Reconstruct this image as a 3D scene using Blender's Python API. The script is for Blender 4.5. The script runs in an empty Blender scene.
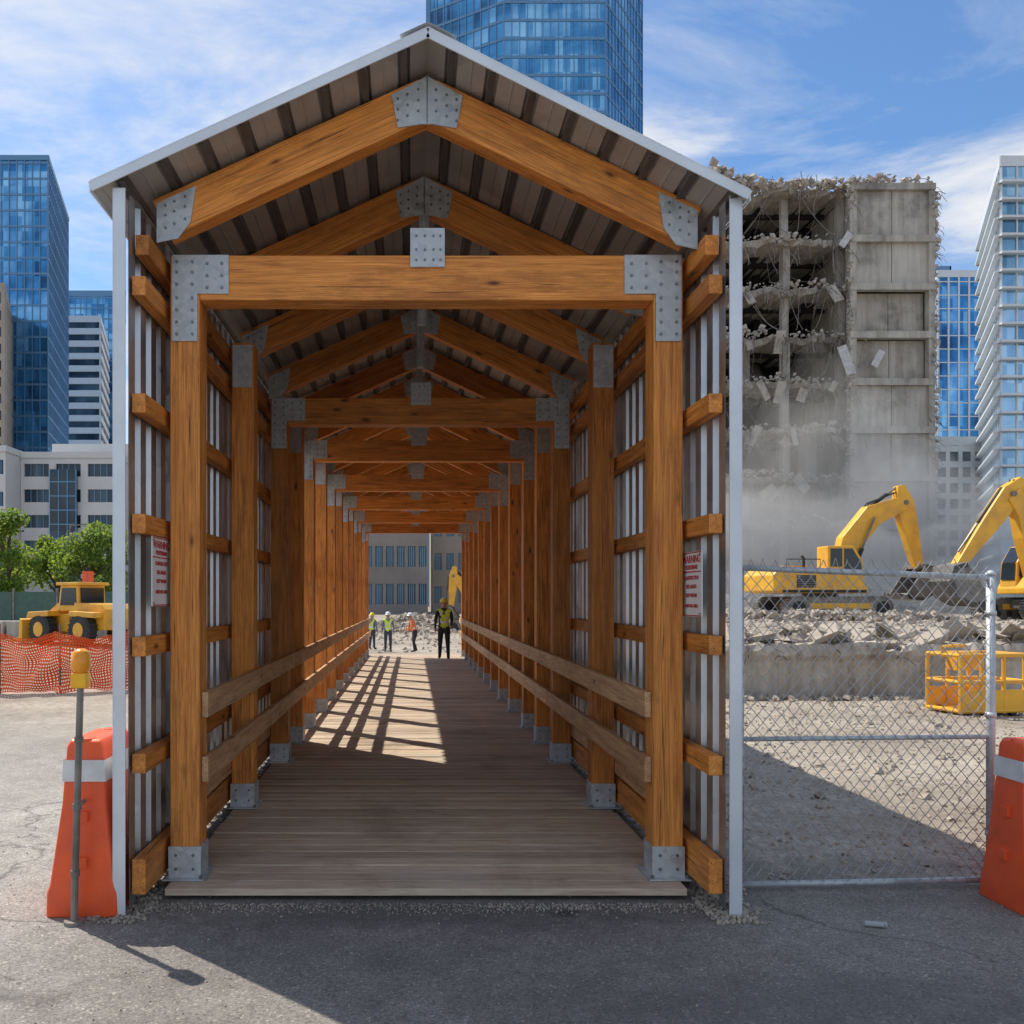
import bpy, bmesh, math, random
from mathutils import Vector, Matrix, noise
random.seed(7)
R=random.uniform
sc=bpy.context.scene
sc.view_settings.view_transform='Standard'; sc.view_settings.look='None'
sc.view_settings.exposure=0; sc.view_settings.gamma=1
F=833.0
def PX(px,py,d):
    return Vector(((px-412)*d/F, d, 1.7+(599-py)*d/F))
# ---------------------------------------------------------------- materials
def newmat(name):
    m=bpy.data.materials.new(name); m.use_nodes=True
    nt=m.node_tree; b=nt.nodes['Principled BSDF']
    return m,nt,b
def N(nt,t,**k):
    n=nt.nodes.new(t)
    for a,v in k.items(): setattr(n,a,v)
    return n
def ramp(nt,stops,fac=None):
    r=nt.nodes.new('ShaderNodeValToRGB'); e=r.color_ramp.elements
    while len(e)>1: e.remove(e[0])
    e[0].position=stops[0][0]; e[0].color=(*stops[0][1],1)
    for p,c in stops[1:]:
        x=e.new(p); x.color=(*c,1)
    if fac is not None: nt.links.new(fac,r.inputs['Fac'])
    return r
def mix(nt,a,b,fac,mode='MIX'):
    m=nt.nodes.new('ShaderNodeMix'); m.data_type='RGBA'; m.blend_type=mode
    for s,v in ((0,fac),(6,a),(7,b)):
        if hasattr(v,'links'): nt.links.new(v,m.inputs[s])
        elif isinstance(v,(int,float)): m.inputs[s].default_value=v
        else: m.inputs[s].default_value=(*v,1)
    return m.outputs[2]
def math_(nt,op,a,b=0.0,c=None):
    m=nt.nodes.new('ShaderNodeMath'); m.operation=op
    for i,v in enumerate((a,b) if c is None else (a,b,c)):
        if isinstance(v,(int,float)): m.inputs[i].default_value=v
        else: nt.links.new(v,m.inputs[i])
    return m.outputs[0]
def coords(nt,scale=(1,1,1),rnd=False):
    tc=N(nt,'ShaderNodeTexCoord'); o=tc.outputs['Object']
    if rnd:
        oi=N(nt,'ShaderNodeObjectInfo')
        vm=N(nt,'ShaderNodeVectorMath',operation='MULTIPLY_ADD')
        nt.links.new(oi.outputs['Random'],vm.inputs[0]); vm.inputs[1].default_value=(37,53,91)
        nt.links.new(o,vm.inputs[2]); o=vm.outputs[0]
    mp=N(nt,'ShaderNodeMapping'); mp.inputs['Scale'].default_value=scale
    nt.links.new(o,mp.inputs['Vector'])
    return mp.outputs[0]
def noise_(nt,vec,scale,detail=4,rough=.55,dist=0):
    n=N(nt,'ShaderNodeTexNoise'); n.inputs['Scale'].default_value=scale
    n.inputs['Detail'].default_value=detail; n.inputs['Roughness'].default_value=rough
    n.inputs['Distortion'].default_value=dist
    nt.links.new(vec,n.inputs['Vector']); return n.outputs['Fac']
def bump(nt,b,h,strength=.3,dist=.01):
    n=N(nt,'ShaderNodeBump'); n.inputs['Strength'].default_value=strength; n.inputs['Distance'].default_value=dist
    nt.links.new(h,n.inputs['Height']); nt.links.new(n.outputs[0],b.inputs['Normal'])
def simple(name,col,rough=.6,metal=0,var=.25,scale=3,bmp=0,dirt=None):
    m,nt,b=newmat(name); v=coords(nt)
    n=noise_(nt,v,scale,4,.6)
    d=tuple(c*(1-var) for c in col) if dirt is None else dirt
    r=ramp(nt,[(.3,d),(.62,col)],n)
    nt.links.new(r.outputs[0],b.inputs['Base Color'])
    b.inputs['Roughness'].default_value=rough; b.inputs['Metallic'].default_value=metal
    if bmp: bump(nt,b,noise_(nt,v,scale*12,4),bmp,.01)
    return m
def wood_mat(name,c1,c2,dark,rough=.55):
    m,nt,b=newmat(name)
    v=coords(nt,(1,1,.07),True)
    g=noise_(nt,v,26,4,.62,.6)
    r=ramp(nt,[(.25,c2),(.5,c1),(.75,tuple(min(1,c*1.28) for c in c1))],g)
    fine=noise_(nt,coords(nt,(1,1,.02),True),150,3,.65)
    r2=ramp(nt,[(.38,(.62,.50,.40)),(.56,(1,1,1))],fine)
    col=mix(nt,r.outputs[0],r2.outputs[0],.8,'MULTIPLY')
    vk=coords(nt,(1,1,.36),True)
    vo=N(nt,'ShaderNodeTexVoronoi'); vo.inputs['Scale'].default_value=6.5
    nt.links.new(vk,vo.inputs['Vector'])
    k=ramp(nt,[(.06,(1,1,1)),(.10,(.35,.35,.35)),(.17,(0,0,0))],vo.outputs['Distance'])
    col=mix(nt,col,dark,math_(nt,'MULTIPLY',k.outputs[0],.9))
    st=noise_(nt,coords(nt,(1,1,.3),True),4.2,6,.78)
    s=ramp(nt,[(.5,(0,0,0)),(.60,(.7,.7,.7)),(.68,(1,1,1))],st)
    col=mix(nt,col,tuple(x*.42 for x in c2),math_(nt,'MULTIPLY',s.outputs[0],.5))
    chk=noise_(nt,coords(nt,(1,1,.025),True),70,2,.5)
    cs=ramp(nt,[(.67,(0,0,0)),(.70,(1,1,1))],chk)
    col=mix(nt,col,tuple(x*.25 for x in c2),math_(nt,'MULTIPLY',cs.outputs[0],.8))
    oi=N(nt,'ShaderNodeObjectInfo')
    rv=ramp(nt,[(0,(.74,.68,.64)),(.5,(.97,.94,.92)),(1,(1.12,1.08,1.02))],oi.outputs['Random'])
    col=mix(nt,col,rv.outputs[0],1,'MULTIPLY')
    nt.links.new(col,b.inputs['Base Color']); b.inputs['Roughness'].default_value=rough
    bump(nt,b,fine,.35,.004)
    return m
WOOD=wood_mat('stained_timber',(.78,.315,.062),(.54,.18,.030),(.08,.026,.008),.6)
RAILW=wood_mat('rail_timber',(.70,.44,.23),(.50,.29,.14),(.12,.06,.03))
def galv_mat(name,c=(.55,.57,.6),rough=.38,metal=.85,scale=28):
    m,nt,b=newmat(name); v=coords(nt)
    vo=N(nt,'ShaderNodeTexVoronoi'); vo.inputs['Scale'].default_value=scale
    nt.links.new(v,vo.inputs['Vector'])
    sep=N(nt,'ShaderNodeSeparateColor'); nt.links.new(vo.outputs['Color'],sep.inputs[0])
    n=noise_(nt,v,3,5,.7)
    f=math_(nt,'MULTIPLY_ADD',sep.outputs[0],.4,n)
    r=ramp(nt,[(.3,tuple(x*.6 for x in c)),(.95,c)],f)
    nt.links.new(r.outputs[0],b.inputs['Base Color'])
    rr=ramp(nt,[(.3,(rough*.8,)*3),(.8,(rough*1.5,)*3)],f)
    nt.links.new(rr.outputs[0],b.inputs['Roughness'])
    b.inputs['Metallic'].default_value=metal
    return m
GALV=galv_mat('galvanised_steel',(.62,.66,.68),.45,.5)
SHEET=galv_mat('wall_sheet_metal',(.66,.68,.70),.3,.9,5)
ROOF=galv_mat('roof_sheet_metal',(.50,.465,.43),.5,.35,3)
RIB=galv_mat('roof_rib_metal',(.15,.135,.125),.5,.3,5)
TRIM=simple('metal_trim',(.74,.78,.82),.4,.2,.15,2)
BOLT=simple('bolt',(.25,.26,.27),.4,.8)
def deck_mat():
    m,nt,b=newmat('deck_boards'); tc=N(nt,'ShaderNodeTexCoord')
    sp=N(nt,'ShaderNodeSeparateXYZ'); nt.links.new(tc.outputs['Object'],sp.inputs[0])
    fl=math_(nt,'FLOOR',math_(nt,'DIVIDE',math_(nt,'SUBTRACT',sp.outputs[1],4.68),.14))
    wn=N(nt,'ShaderNodeTexWhiteNoise'); wn.noise_dimensions='1D'; nt.links.new(fl,wn.inputs['W'])
    cb=N(nt,'ShaderNodeCombineXYZ')
    nt.links.new(math_(nt,'MULTIPLY_ADD',wn.outputs[0],40,math_(nt,'MULTIPLY',sp.outputs[0],.09)),cb.inputs[0]); nt.links.new(sp.outputs[1],cb.inputs[1]); nt.links.new(sp.outputs[2],cb.inputs[2])
    g=noise_(nt,cb.outputs[0],34,5,.65,.4)
    r=ramp(nt,[(.28,(.38,.275,.185)),(.5,(.60,.465,.33)),(.75,(.74,.61,.46))],g)
    r2=ramp(nt,[(0,(.74,.73,.72)),(1,(1.08,1.06,1.04))],wn.outputs[0])
    col=mix(nt,r.outputs[0],r2.outputs[0],1,'MULTIPLY')
    d=noise_(nt,tc.outputs['Object'],1.6,6,.7)
    dr=ramp(nt,[(.42,(0,0,0)),(.75,(1,1,1))],d)
    col=mix(nt,col,(.60,.53,.44),math_(nt,'MULTIPLY',dr.outputs[0],.6))
    dk=ramp(nt,[(.3,(.6,.58,.55)),(.5,(1,1,1))],noise_(nt,tc.outputs['Object'],.9,6,.7,.6))
    col=mix(nt,col,dk.outputs[0],.8,'MULTIPLY')
    nt.links.new(col,b.inputs['Base Color']); b.inputs['Roughness'].default_value=.75
    bump(nt,b,g,.4,.004); return m
DECK=deck_mat()
def concrete_mat(name,c=(.36,.34,.31),scale=.6,streak=True,dark=.5):
    m,nt,b=newmat(name); v=coords(nt)
    n=noise_(nt,v,scale,7,.7)
    r=ramp(nt,[(.3,tuple(x*dark for x in c)),(.5,c),(.75,tuple(x*1.2 for x in c))],n)
    col=r.outputs[0]
    if streak:
        s=noise_(nt,coords(nt,(1,1,.08)),scale*3.5,5,.7)
        s2=ramp(nt,[(.38,(.55,.52,.48)),(.6,(1,1,1))],s)
        col=mix(nt,col,s2.outputs[0],.7,'MULTIPLY')
    nt.links.new(col,b.inputs['Base Color']); b.inputs['Roughness'].default_value=.9
    bump(nt,b,noise_(nt,v,scale*8,5,.7),.5,.06/scale*.1+.01)
    return m
CONC=concrete_mat('weathered_concrete',(.46,.42,.365),.5)
CONCW=concrete_mat('old_wall_concrete',(.50,.445,.37),1.1,True,.55)
CONC2=concrete_mat('concrete_panel',(.50,.465,.41),.35)
RUBB=concrete_mat('rubble_concrete',(.38,.325,.26),1.2,False,.5)
DEBR=concrete_mat('building_debris',(.44,.395,.34),1.2,False,.5)
DARKC=simple('dark_interior',(.025,.022,.02),.95)  # near-black colour stands in for shade inside gutted floors; also panel joints
RUST=simple('rusty_rebar',(.12,.095,.08),.8)
WIRE=simple('dusty_wire',(.30,.275,.25),.8)
YEL=simple('yellow_paint',(.88,.46,.03),.42,0,.0,1.6,0,(.64,.32,.05))
BLK=simple('black_rubber',(.03,.03,.03),.7)
STEEL=simple('worn_steel',(.26,.24,.215),.5,.4,.5,4)
ORG=simple('orange_red_plastic',(.95,.12,.025),.4,0,.0,3.5,0,(.74,.095,.035))
AMB=simple('amber_lens',(.95,.36,.02),.25)
WHT=simple('white_reflective',(.8,.8,.78),.4,0,.25,6)
DGL=simple('dark_glass',(.02,.03,.04),.08,0)
WHITEP=simple('white_paint',(.8,.8,.78),.5,0,.1)
SLABP=simple('pale_slab',(.6,.59,.57),.7,0,.3)
REDP=simple('red_ink',(.55,.03,.03),.5)
SKIN=simple('skin',(.45,.26,.18),.6)
NET=simple('orange_net',(.95,.15,.03),.6)
# ---------------------------------------------------------------- mesh builder
class MB:
    def __init__(s): s.v=[];s.f=[];s.m=[]
    def add(s,vs,fs,mi=0):
        o=len(s.v); s.v+= [tuple(x) for x in vs]
        for f in fs: s.f.append([i+o for i in f]); s.m.append(mi)
    def box(s,c,d,mi=0,rz=0,M=None):
        x,y,z=[k/2 for k in d]
        vs=[Vector((a*x,b*y,e*z)) for e in(-1,1) for b in(-1,1) for a in(-1,1)]
        if rz: vs=[Matrix.Rotation(rz,3,'Z')@p for p in vs]
        if M is not None: vs=[M@p for p in vs]
        vs=[p+Vector(c) for p in vs]
        s.add(vs,[(0,2,3,1),(4,5,7,6),(0,1,5,4),(2,6,7,3),(0,4,6,2),(1,3,7,5)],mi)
    def bb(s,a,b,mi=0):
        s.box([(a[i]+b[i])/2 for i in range(3)],[abs(b[i]-a[i]) for i in range(3)],mi)
    def beam(s,p0,p1,w,h,mi=0,up=(0,0,1)):
        p0=Vector(p0);p1=Vector(p1);d=(p1-p0);d.normalize()
        u=Vector(up); sx=d.cross(u)
        if sx.length<1e-4: sx=d.cross(Vector((0,1,0)))
        sx.normalize(); uz=sx.cross(d)
        vs=[]
        for p in(p0,p1):
            for b in(-1,1):
                for a in(-1,1): vs.append(p+sx*a*w/2+uz*b*h/2)
        s.add(vs,[(0,1,3,2),(4,6,7,5),(0,4,5,1),(2,3,7,6),(0,2,6,4),(1,5,7,3)],mi)
    def prism(s,poly,a,b,mi=0,axis='y'):
        n=len(poly)
        def P(p,t):
            return (p[0],t,p[1]) if axis=='y' else ((t,p[0],p[1]) if axis=='x' else (p[0],p[1],t))
        vs=[P(p,a) for p in poly]+[P(p,b) for p in poly]
        fs=[list(range(n)),list(range(2*n-1,n-1,-1))]+[(i,i+n,(i+1)%n+n,(i+1)%n) for i in range(n)]
        s.add(vs,fs,mi)
    def tube(s,pts,r,n=6,mi=0,cap=True):
        pts=[Vector(p) for p in pts]; rs=r if isinstance(r,(list,tuple)) else [r]*len(pts)
        vs=[];prev=None
        for i,p in enumerate(pts):
            d=(pts[min(i+1,len(pts)-1)]-pts[max(i-1,0)])
            if d.length<1e-7: d=Vector((0,0,1))
            d.normalize()
            a=d.orthogonal() if prev is None else (prev-d*prev.dot(d))
            a.normalize(); prev=a; b=d.cross(a)
            for k in range(n):
                t=2*math.pi*k/n; vs.append(p+(a*math.cos(t)+b*math.sin(t))*rs[i])
        fs=[]
        for i in range(len(pts)-1):
            for k in range(n):
                fs.append((i*n+k,i*n+(k+1)%n,(i+1)*n+(k+1)%n,(i+1)*n+k))
        if cap: fs.append(list(range(n-1,-1,-1))); fs.append([(len(pts)-1)*n+k for k in range(n)])
        s.add(vs,fs,mi)
    def chunk(s,c,sz,mi=0,flat=1,rnd=random):
        M=(Matrix.Rotation(rnd.uniform(0,6.3),3,'Z')@Matrix.Rotation(rnd.uniform(-.8,.8),3,'X')@Matrix.Rotation(rnd.uniform(-.8,.8),3,'Y'))
        a,b,e=[sz*rnd.uniform(.5,1)/2 for _ in range(3)]; e*=flat
        vs=[M@Vector((i*a*rnd.uniform(.5,1.1),j*b*rnd.uniform(.5,1.1),k*e*rnd.uniform(.5,1.1)))+Vector(c) for k in(-1,1) for j in(-1,1) for i in(-1,1)]
        s.add(vs,[(0,2,3,1),(4,5,7,6),(0,1,5,4),(2,6,7,3),(0,4,6,2),(1,3,7,5)],mi)
    def build(s,name,mats,parent=None,bevel=0,smooth=False,loc=None):
        me=bpy.data.meshes.new(name); me.from_pydata(s.v,[],s.f); 
        for m in (mats if isinstance(mats,(list,tuple)) else [mats]): me.materials.append(m)
        for p,mi in zip(me.polygons,s.m): p.material_index=mi
        bm=bmesh.new(); bm.from_mesh(me)
        bmesh.ops.recalc_face_normals(bm,faces=bm.faces)
        if bevel: bmesh.ops.bevel(bm,geom=[e for e in bm.edges if len(e.link_faces)==2 and e.calc_face_angle(0)>.4],offset=bevel,segments=2,affect='EDGES',profile=.6,clamp_overlap=True)
        bm.to_mesh(me); bm.free()
        if smooth:
            for p in me.polygons: p.use_smooth=True
        o=bpy.data.objects.new(name,me); sc.collection.objects.link(o)
        if parent: o.parent=parent
        if loc: o.location=loc
        return o
def root(name,loc=(0,0,0),rz=0,scale=1):
    o=bpy.data.objects.new(name,None); sc.collection.objects.link(o)
    o.location=loc; o.rotation_euler=(0,0,rz); o.scale=(scale,)*3; o.empty_display_size=.2
    return o
def timber(name,p0,p1,w,h,parent,mat=WOOD,up=(0,0,1),bev=.006):
    p0=Vector(p0);p1=Vector(p1);d=p1-p0;L=d.length;d.normalize()
    u=Vector(up); x=d.cross(u)
    if x.length<1e-3: x=d.cross(Vector((0,1,0)))
    x.normalize(); y=d.cross(x)
    mb=MB(); mb.bb((-w/2,-h/2,0),(w/2,h/2,L))
    o=mb.build(name,mat,None,bev)
    M=Matrix((( x.x,y.x,d.x,p0.x),(x.y,y.y,d.y,p0.y),(x.z,y.z,d.z,p0.z),(0,0,0,1)))
    o.matrix_world=M; o.parent=parent
    return o
# ---------------------------------------------------------------- camera
cam=bpy.data.cameras.new('camera'); co=bpy.data.objects.new('camera',cam); sc.collection.objects.link(co)
co.location=(0,0,1.7); co.rotation_euler=(math.pi/2,0,0)
cam.sensor_width=36; cam.lens=F/1024*36; cam.shift_x=100/1024; cam.shift_y=87/1024
cam.clip_start=.05; cam.clip_end=6000; sc.camera=co
# ---------------------------------------------------------------- light
sund=Vector((-.54,.46,1)).normalized()
sl=bpy.data.lights.new('sun','SUN'); sl.energy=5.0; sl.angle=math.radians(.5); sl.color=(1,.94,.84)
so=bpy.data.objects.new('sun',sl); sc.collection.objects.link(so)
so.rotation_euler=sund.to_track_quat('Z','Y').to_euler(); so.location=(-20,20,40)
w=bpy.data.worlds.new('World'); sc.world=w; w.use_nodes=True; nt=w.node_tree
bg=nt.nodes['Background']; sky=N(nt,'ShaderNodeTexSky'); sky.sky_type='NISHITA'; sky.sun_disc=False
sky.sun_elevation=math.asin(sund.z); sky.sun_rotation=math.atan2(sund.x,sund.y)
sky.air_density=1.1; sky.dust_density=.4; sky.ozone_density=2.6
tc=N(nt,'ShaderNodeTexCoord'); sp=N(nt,'ShaderNodeSeparateXYZ'); nt.links.new(tc.outputs['Generated'],sp.inputs[0])
zz=math_(nt,'ADD',math_(nt,'MAXIMUM',sp.outputs[2],0),.16)
cb=N(nt,'ShaderNodeCombineXYZ')
nt.links.new(math_(nt,'DIVIDE',sp.outputs[0],zz),cb.inputs[0]); nt.links.new(math_(nt,'DIVIDE',sp.outputs[1],zz),cb.inputs[1])
mp=N(nt,'ShaderNodeMapping'); mp.inputs['Rotation'].default_value=(0,0,.35); mp.inputs['Scale'].default_value=(.55,1.5,1); mp.inputs['Location'].default_value=(5.3,2.9,0)
nt.links.new(cb.outputs[0],mp.inputs[0])
cn=noise_(nt,mp.outputs[0],1.3,10,.64,.8)
cr=ramp(nt,[(.40,(0,0,0)),(.48,(.2,.2,.2)),(.57,(.65,.65,.65)),(.68,(.95,.95,.95))],cn)
hz=ramp(nt,[(0,(.8,.8,.8)),(.15,(.42,.42,.42)),(.36,(.0,.0,.0))],sp.outputs[2])
fac=math_(nt,'MAXIMUM',cr.outputs[0],hz.outputs[0])
skb=mix(nt,sky.outputs[0],(.74,.94,1.10),1,'MULTIPLY')
skc=mix(nt,skb,(6.2,6.2,6.2),fac)
nt.links.new(skc,bg.inputs[0]); bg.inputs[1].default_value=.15
# ---------------------------------------------------------------- ground
def sstep(a,b,x):
    t=max(0,min(1,(x-a)/(b-a))); return t*t*(3-2*t)
WY=14.5
def gh(x,y):
    h=0
    h-= .62*sstep(25.5,33,y)*(1-sstep(62,85,y))*(1-sstep(7,11,abs(x)))
    pl=sstep(5.1,5.6,x)*sstep(WY+.1,WY+.5,y)*(1-sstep(75,90,y))*(1-sstep(60,70,x))
    h+= .88*pl
    if y>9: h+=.05*noise.noise(Vector((x*.4,y*.4,3)))*sstep(9,13,y)
    if x>2.5 and y>5.5: h+=.035*noise.noise(Vector((x*1.3,y*1.3,1)))*sstep(2.5,3.2,x)*sstep(5.5,6.5,y)
    return h
def ax(lo,hi,st,far):
    a=[];v=lo
    while v<hi: a.append(v); v+=st
    l=[];v=lo;s=st
    while v>-far: s*=1.4; v-=s; l.append(v)
    r=[hi];v=hi;s=st
    while v<far: s*=1.4; v+=s; r.append(v)
    return l[::-1]+a+r
xs=ax(-14,24,.3,3000); ys=ax(-3,42,.3,3500)
vs=[(x,y,gh(x,y)) for y in ys for x in xs]; W=len(xs)
fs=[(j*W+i,j*W+i+1,(j+1)*W+i+1,(j+1)*W+i) for j in range(len(ys)-1) for i in range(W-1)]
m,nt,b=newmat('ground_surface')
tc=N(nt,'ShaderNodeTexCoord'); P=tc.outputs['Object']; sp=N(nt,'ShaderNodeSeparateXYZ'); nt.links.new(P,sp.inputs[0])
big=noise_(nt,P,.55,6,.62); mid=noise_(nt,P,5,5,.7)
asp=ramp(nt,[(.3,(.26,.24,.215)),(.55,(.35,.325,.29)),(.75,(.44,.41,.365))],big)
vo=N(nt,'ShaderNodeTexVoronoi'); vo.inputs['Scale'].default_value=110; nt.links.new(P,vo.inputs['Vector'])
sv=N(nt,'ShaderNodeSeparateColor'); nt.links.new(vo.outputs['Color'],sv.inputs[0])
st=ramp(nt,[(0,(.5,.5,.5)),(.5,(.95,.95,.95)),(.93,(1.1,1.1,1.1)),(1,(1.9,1.85,1.8))],sv.outputs[0])
a1=mix(nt,asp.outputs[0],st.outputs[0],.85,'MULTIPLY')
mr=ramp(nt,[(.35,(.78,.77,.76)),(.62,(1.05,1.05,1.05))],mid)
a1=mix(nt,a1,mr.outputs[0],.8,'MULTIPLY')
ap=N(nt,'ShaderNodeMapRange'); ap.inputs[1].default_value=-2.6; ap.inputs[2].default_value=-1.2; nt.links.new(math_(nt,'MULTIPLY_ADD',big,2.0,math_(nt,'SUBTRACT',sp.outputs[0],1.0)),ap.inputs[0])
a1=mix(nt,a1,mix(nt,a1,(.74,.72,.71),1,'MULTIPLY'),ap.outputs[0])  # tint darkens ground from the walkway's left edge, deepening its front shadow in colour
vc=N(nt,'ShaderNodeTexVoronoi'); vc.feature='DISTANCE_TO_EDGE'; vc.inputs['Scale'].default_value=.33
wv=N(nt,'ShaderNodeTexNoise'); wv.inputs['Scale'].default_value=1.8; wv.inputs['Detail'].default_value=7; nt.links.new(P,wv.inputs['Vector'])
vadd=N(nt,'ShaderNodeVectorMath',operation='MULTIPLY_ADD'); nt.links.new(wv.outputs['Color'],vadd.inputs[0]); vadd.inputs[1].default_value=(.9,.9,.9); nt.links.new(P,vadd.inputs[2])
nt.links.new(vadd.outputs[0],vc.inputs['Vector'])
ck=ramp(nt,[(0,(1,1,1)),(.006,(0,0,0))],vc.outputs['Distance'])
a1=mix(nt,a1,(.06,.055,.05),math_(nt,'MULTIPLY',math_(nt,'MULTIPLY',ck.outputs[0],.7),math_(nt,'GREATER_THAN',big,.53)))
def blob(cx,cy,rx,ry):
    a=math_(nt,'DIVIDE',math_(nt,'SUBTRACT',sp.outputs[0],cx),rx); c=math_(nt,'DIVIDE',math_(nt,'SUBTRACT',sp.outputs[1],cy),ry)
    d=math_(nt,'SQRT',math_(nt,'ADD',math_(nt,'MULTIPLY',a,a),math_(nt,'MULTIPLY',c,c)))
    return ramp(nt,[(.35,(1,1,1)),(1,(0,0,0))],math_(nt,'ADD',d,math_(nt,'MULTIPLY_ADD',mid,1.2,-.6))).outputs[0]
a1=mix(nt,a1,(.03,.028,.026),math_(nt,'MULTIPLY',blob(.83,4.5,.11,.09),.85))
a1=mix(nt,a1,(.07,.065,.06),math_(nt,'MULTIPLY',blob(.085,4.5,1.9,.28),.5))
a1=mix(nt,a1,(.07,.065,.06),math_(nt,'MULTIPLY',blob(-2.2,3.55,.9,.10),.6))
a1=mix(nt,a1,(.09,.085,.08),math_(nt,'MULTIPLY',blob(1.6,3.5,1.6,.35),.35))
vg=N(nt,'ShaderNodeTexVoronoi'); vg.inputs['Scale'].default_value=22; nt.links.new(P,vg.inputs['Vector'])
sg=N(nt,'ShaderNodeSeparateColor'); nt.links.new(vg.outputs['Color'],sg.inputs[0])
gr=ramp(nt,[(0,(.22,.185,.15)),(.5,(.37,.325,.27)),(1,(.54,.48,.40))],math_(nt,'MULTIPLY_ADD',sg.outputs[0],.45,math_(nt,'MULTIPLY',mid,.55)))
gr2=ramp(nt,[(.3,(.62,.58,.53)),(.65,(1.1,1.08,1.04))],big)
dirt=mix(nt,gr.outputs[0],gr2.outputs[0],1,'MULTIPLY')
wob=math_(nt,'MULTIPLY_ADD',mid,1.6,-.8)
fx=N(nt,'ShaderNodeMapRange'); fx.inputs[1].default_value=1.9; fx.inputs[2].default_value=2.5; nt.links.new(math_(nt,'ADD',sp.outputs[0],math_(nt,'MULTIPLY',wob,.5)),fx.inputs[0])
fy=N(nt,'ShaderNodeMapRange'); fy.inputs[1].default_value=5.0; fy.inputs[2].default_value=5.7; nt.links.new(math_(nt,'ADD',sp.outputs[1],wob),fy.inputs[0])
fy2=N(nt,'ShaderNodeMapRange'); fy2.inputs[1].default_value=9; fy2.inputs[2].default_value=13; nt.links.new(math_(nt,'ADD',sp.outputs[1],wob),fy2.inputs[0])
fd=math_(nt,'MAXIMUM',math_(nt,'MULTIPLY',fx.outputs[0],fy.outputs[0]),fy2.outputs[0])
col=mix(nt,a1,dirt,fd)
nt.links.new(col,b.inputs['Base Color']); b.inputs['Roughness'].default_value=.92
hh=math_(nt,'ADD',math_(nt,'MULTIPLY',sv.outputs[0],.25),math_(nt,'MULTIPLY',math_(nt,'MULTIPLY',sg.outputs[0],fd),2.0))
hh=math_(nt,'ADD',hh,math_(nt,'MULTIPLY',mid,1.2))
bump(nt,b,hh,.5,.012)
g=MB(); g.v=vs; g.f=fs; g.m=[0]*len(fs)
g.build('ground',m,smooth=True)
# ---------------------------------------------------------------- covered walkway
CX=.085
HWL,HWR=1.650,1.645
wk=root('covered_walkway')
DZ=.07
mb=MB(); y=4.68
rd=random.Random(3)
while y<24.6:
    e0=rd.uniform(-.012,.012);dz=rd.uniform(-.003,.003)
    mb.bb((CX-1.47+e0,y+.007,DZ-.04+dz),(CX+1.47+e0,y+.133,DZ+dz)); y+=.14
mb.build('deck',DECK,wk,.003)
mb=MB()
for x in(-1.3,-.45,.45,1.3): mb.bb((CX+x-.04,4.83,.0),(CX+x+.04,24.5,DZ-.045))
mb.bb((CX-1.44,4.82,0),(CX+1.44,4.825,.02))
mb.build('deck_joists',BLK,wk)  # joists coloured black to paint shade into the gaps between boards
posts=[4.85,6.5,8.3,9.4,10.5,12,13.4,14.8,16.2,17.6,19.0,20.5,22,23.6]
PW=.172; POX=1.407
def bolts(mb,pts,y,mi=1,r=.009):
    for (x,z) in pts:
        c=[(x+r*math.cos(k*math.pi/3),z+r*math.sin(k*math.pi/3)) for k in range(6)]
        mb.prism(c,y,y-.007,mi)
for i,py in enumerate(posts):
    for sgn in(-1,1):
        px=CX+sgn*POX
        timber('post',(px,py+PW/2,DZ+.004),(px,py+PW/2,3.70),PW,PW,wk,up=(0,1,0))
        q=MB()
        q.bb((px-.12,py-.05,DZ+.004),(px+.12,py+PW+.05,DZ+.012))
        q.bb((px-PW/2-.008,py-.008,DZ+.012),(px+PW/2+.008,py-.001,DZ+.19))
        q.bb((px-sgn*(PW/2+.001),py-.001,DZ+.012),(px-sgn*(PW/2+.008),py+PW,DZ+.19))
        bolts(q,[(px-.05,DZ+.06),(px+.05,DZ+.06),(px-.05,DZ+.14),(px+.05,DZ+.14)],py-.008)
        for dx in(-.1,.1): q.tube([(px+dx,py-.03,DZ+.012),(px+dx,py-.03,DZ+.03)],.01,6,1)
        q.build('post_base',[GALV,BOLT],wk)
    if i%2==0:
        timber('tie_beam',(CX-POX+PW/2+.001,py+PW/2-.01,3.57),(CX+POX-PW/2-.001,py+PW/2-.01,3.57),PW-.02,.262,wk)
        q=MB()
        for sgn in(-1,1):
            xo=CX+sgn*(POX+PW/2-.012); xi=CX+sgn*(POX-PW/2-.17); xm=CX+sgn*(POX-PW/2+.012)
            poly=[(xo,3.70),(xi,3.70),(xi,3.475),(xm,3.475),(xm,3.20),(xo,3.20)]
            q.prism(poly,py-.009,py-.001,0)
            bl=[]
            for zz_ in(3.24,3.31,3.38,3.45,3.53,3.60,3.66):
                bl+= [(CX+sgn*(POX-.045),zz_),(CX+sgn*(POX+.045),zz_)]
            for zz_ in(3.51,3.58,3.65):
                bl+= [(CX+sgn*(POX-PW/2-.045),zz_),(CX+sgn*(POX-PW/2-.13),zz_)]
            bolts(q,bl,py-.009)
        q.prism([(CX-.095,3.63),(CX+.105,3.63),(CX+.105,3.855),(CX-.095,3.855)],py-.012,py-.002,0)
        bolts(q,[(CX+a,z) for a in(-.06,-.01,.04,.08) for z in(3.67,3.73,3.81)],py-.012,1,.007)
        q.build('tie_beam_plates',[GALV,BOLT],wk)
    elif i>0:
        q=MB()
        for sgn in(-1,1):
            px=CX+sgn*POX
            q.bb((px-PW/2+.01,py-.008,3.35),(px+PW/2-.01,py-.001,3.68))
        q.build('post_plates',GALV,wk)
SLR={-1:.455,1:.48}
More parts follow.
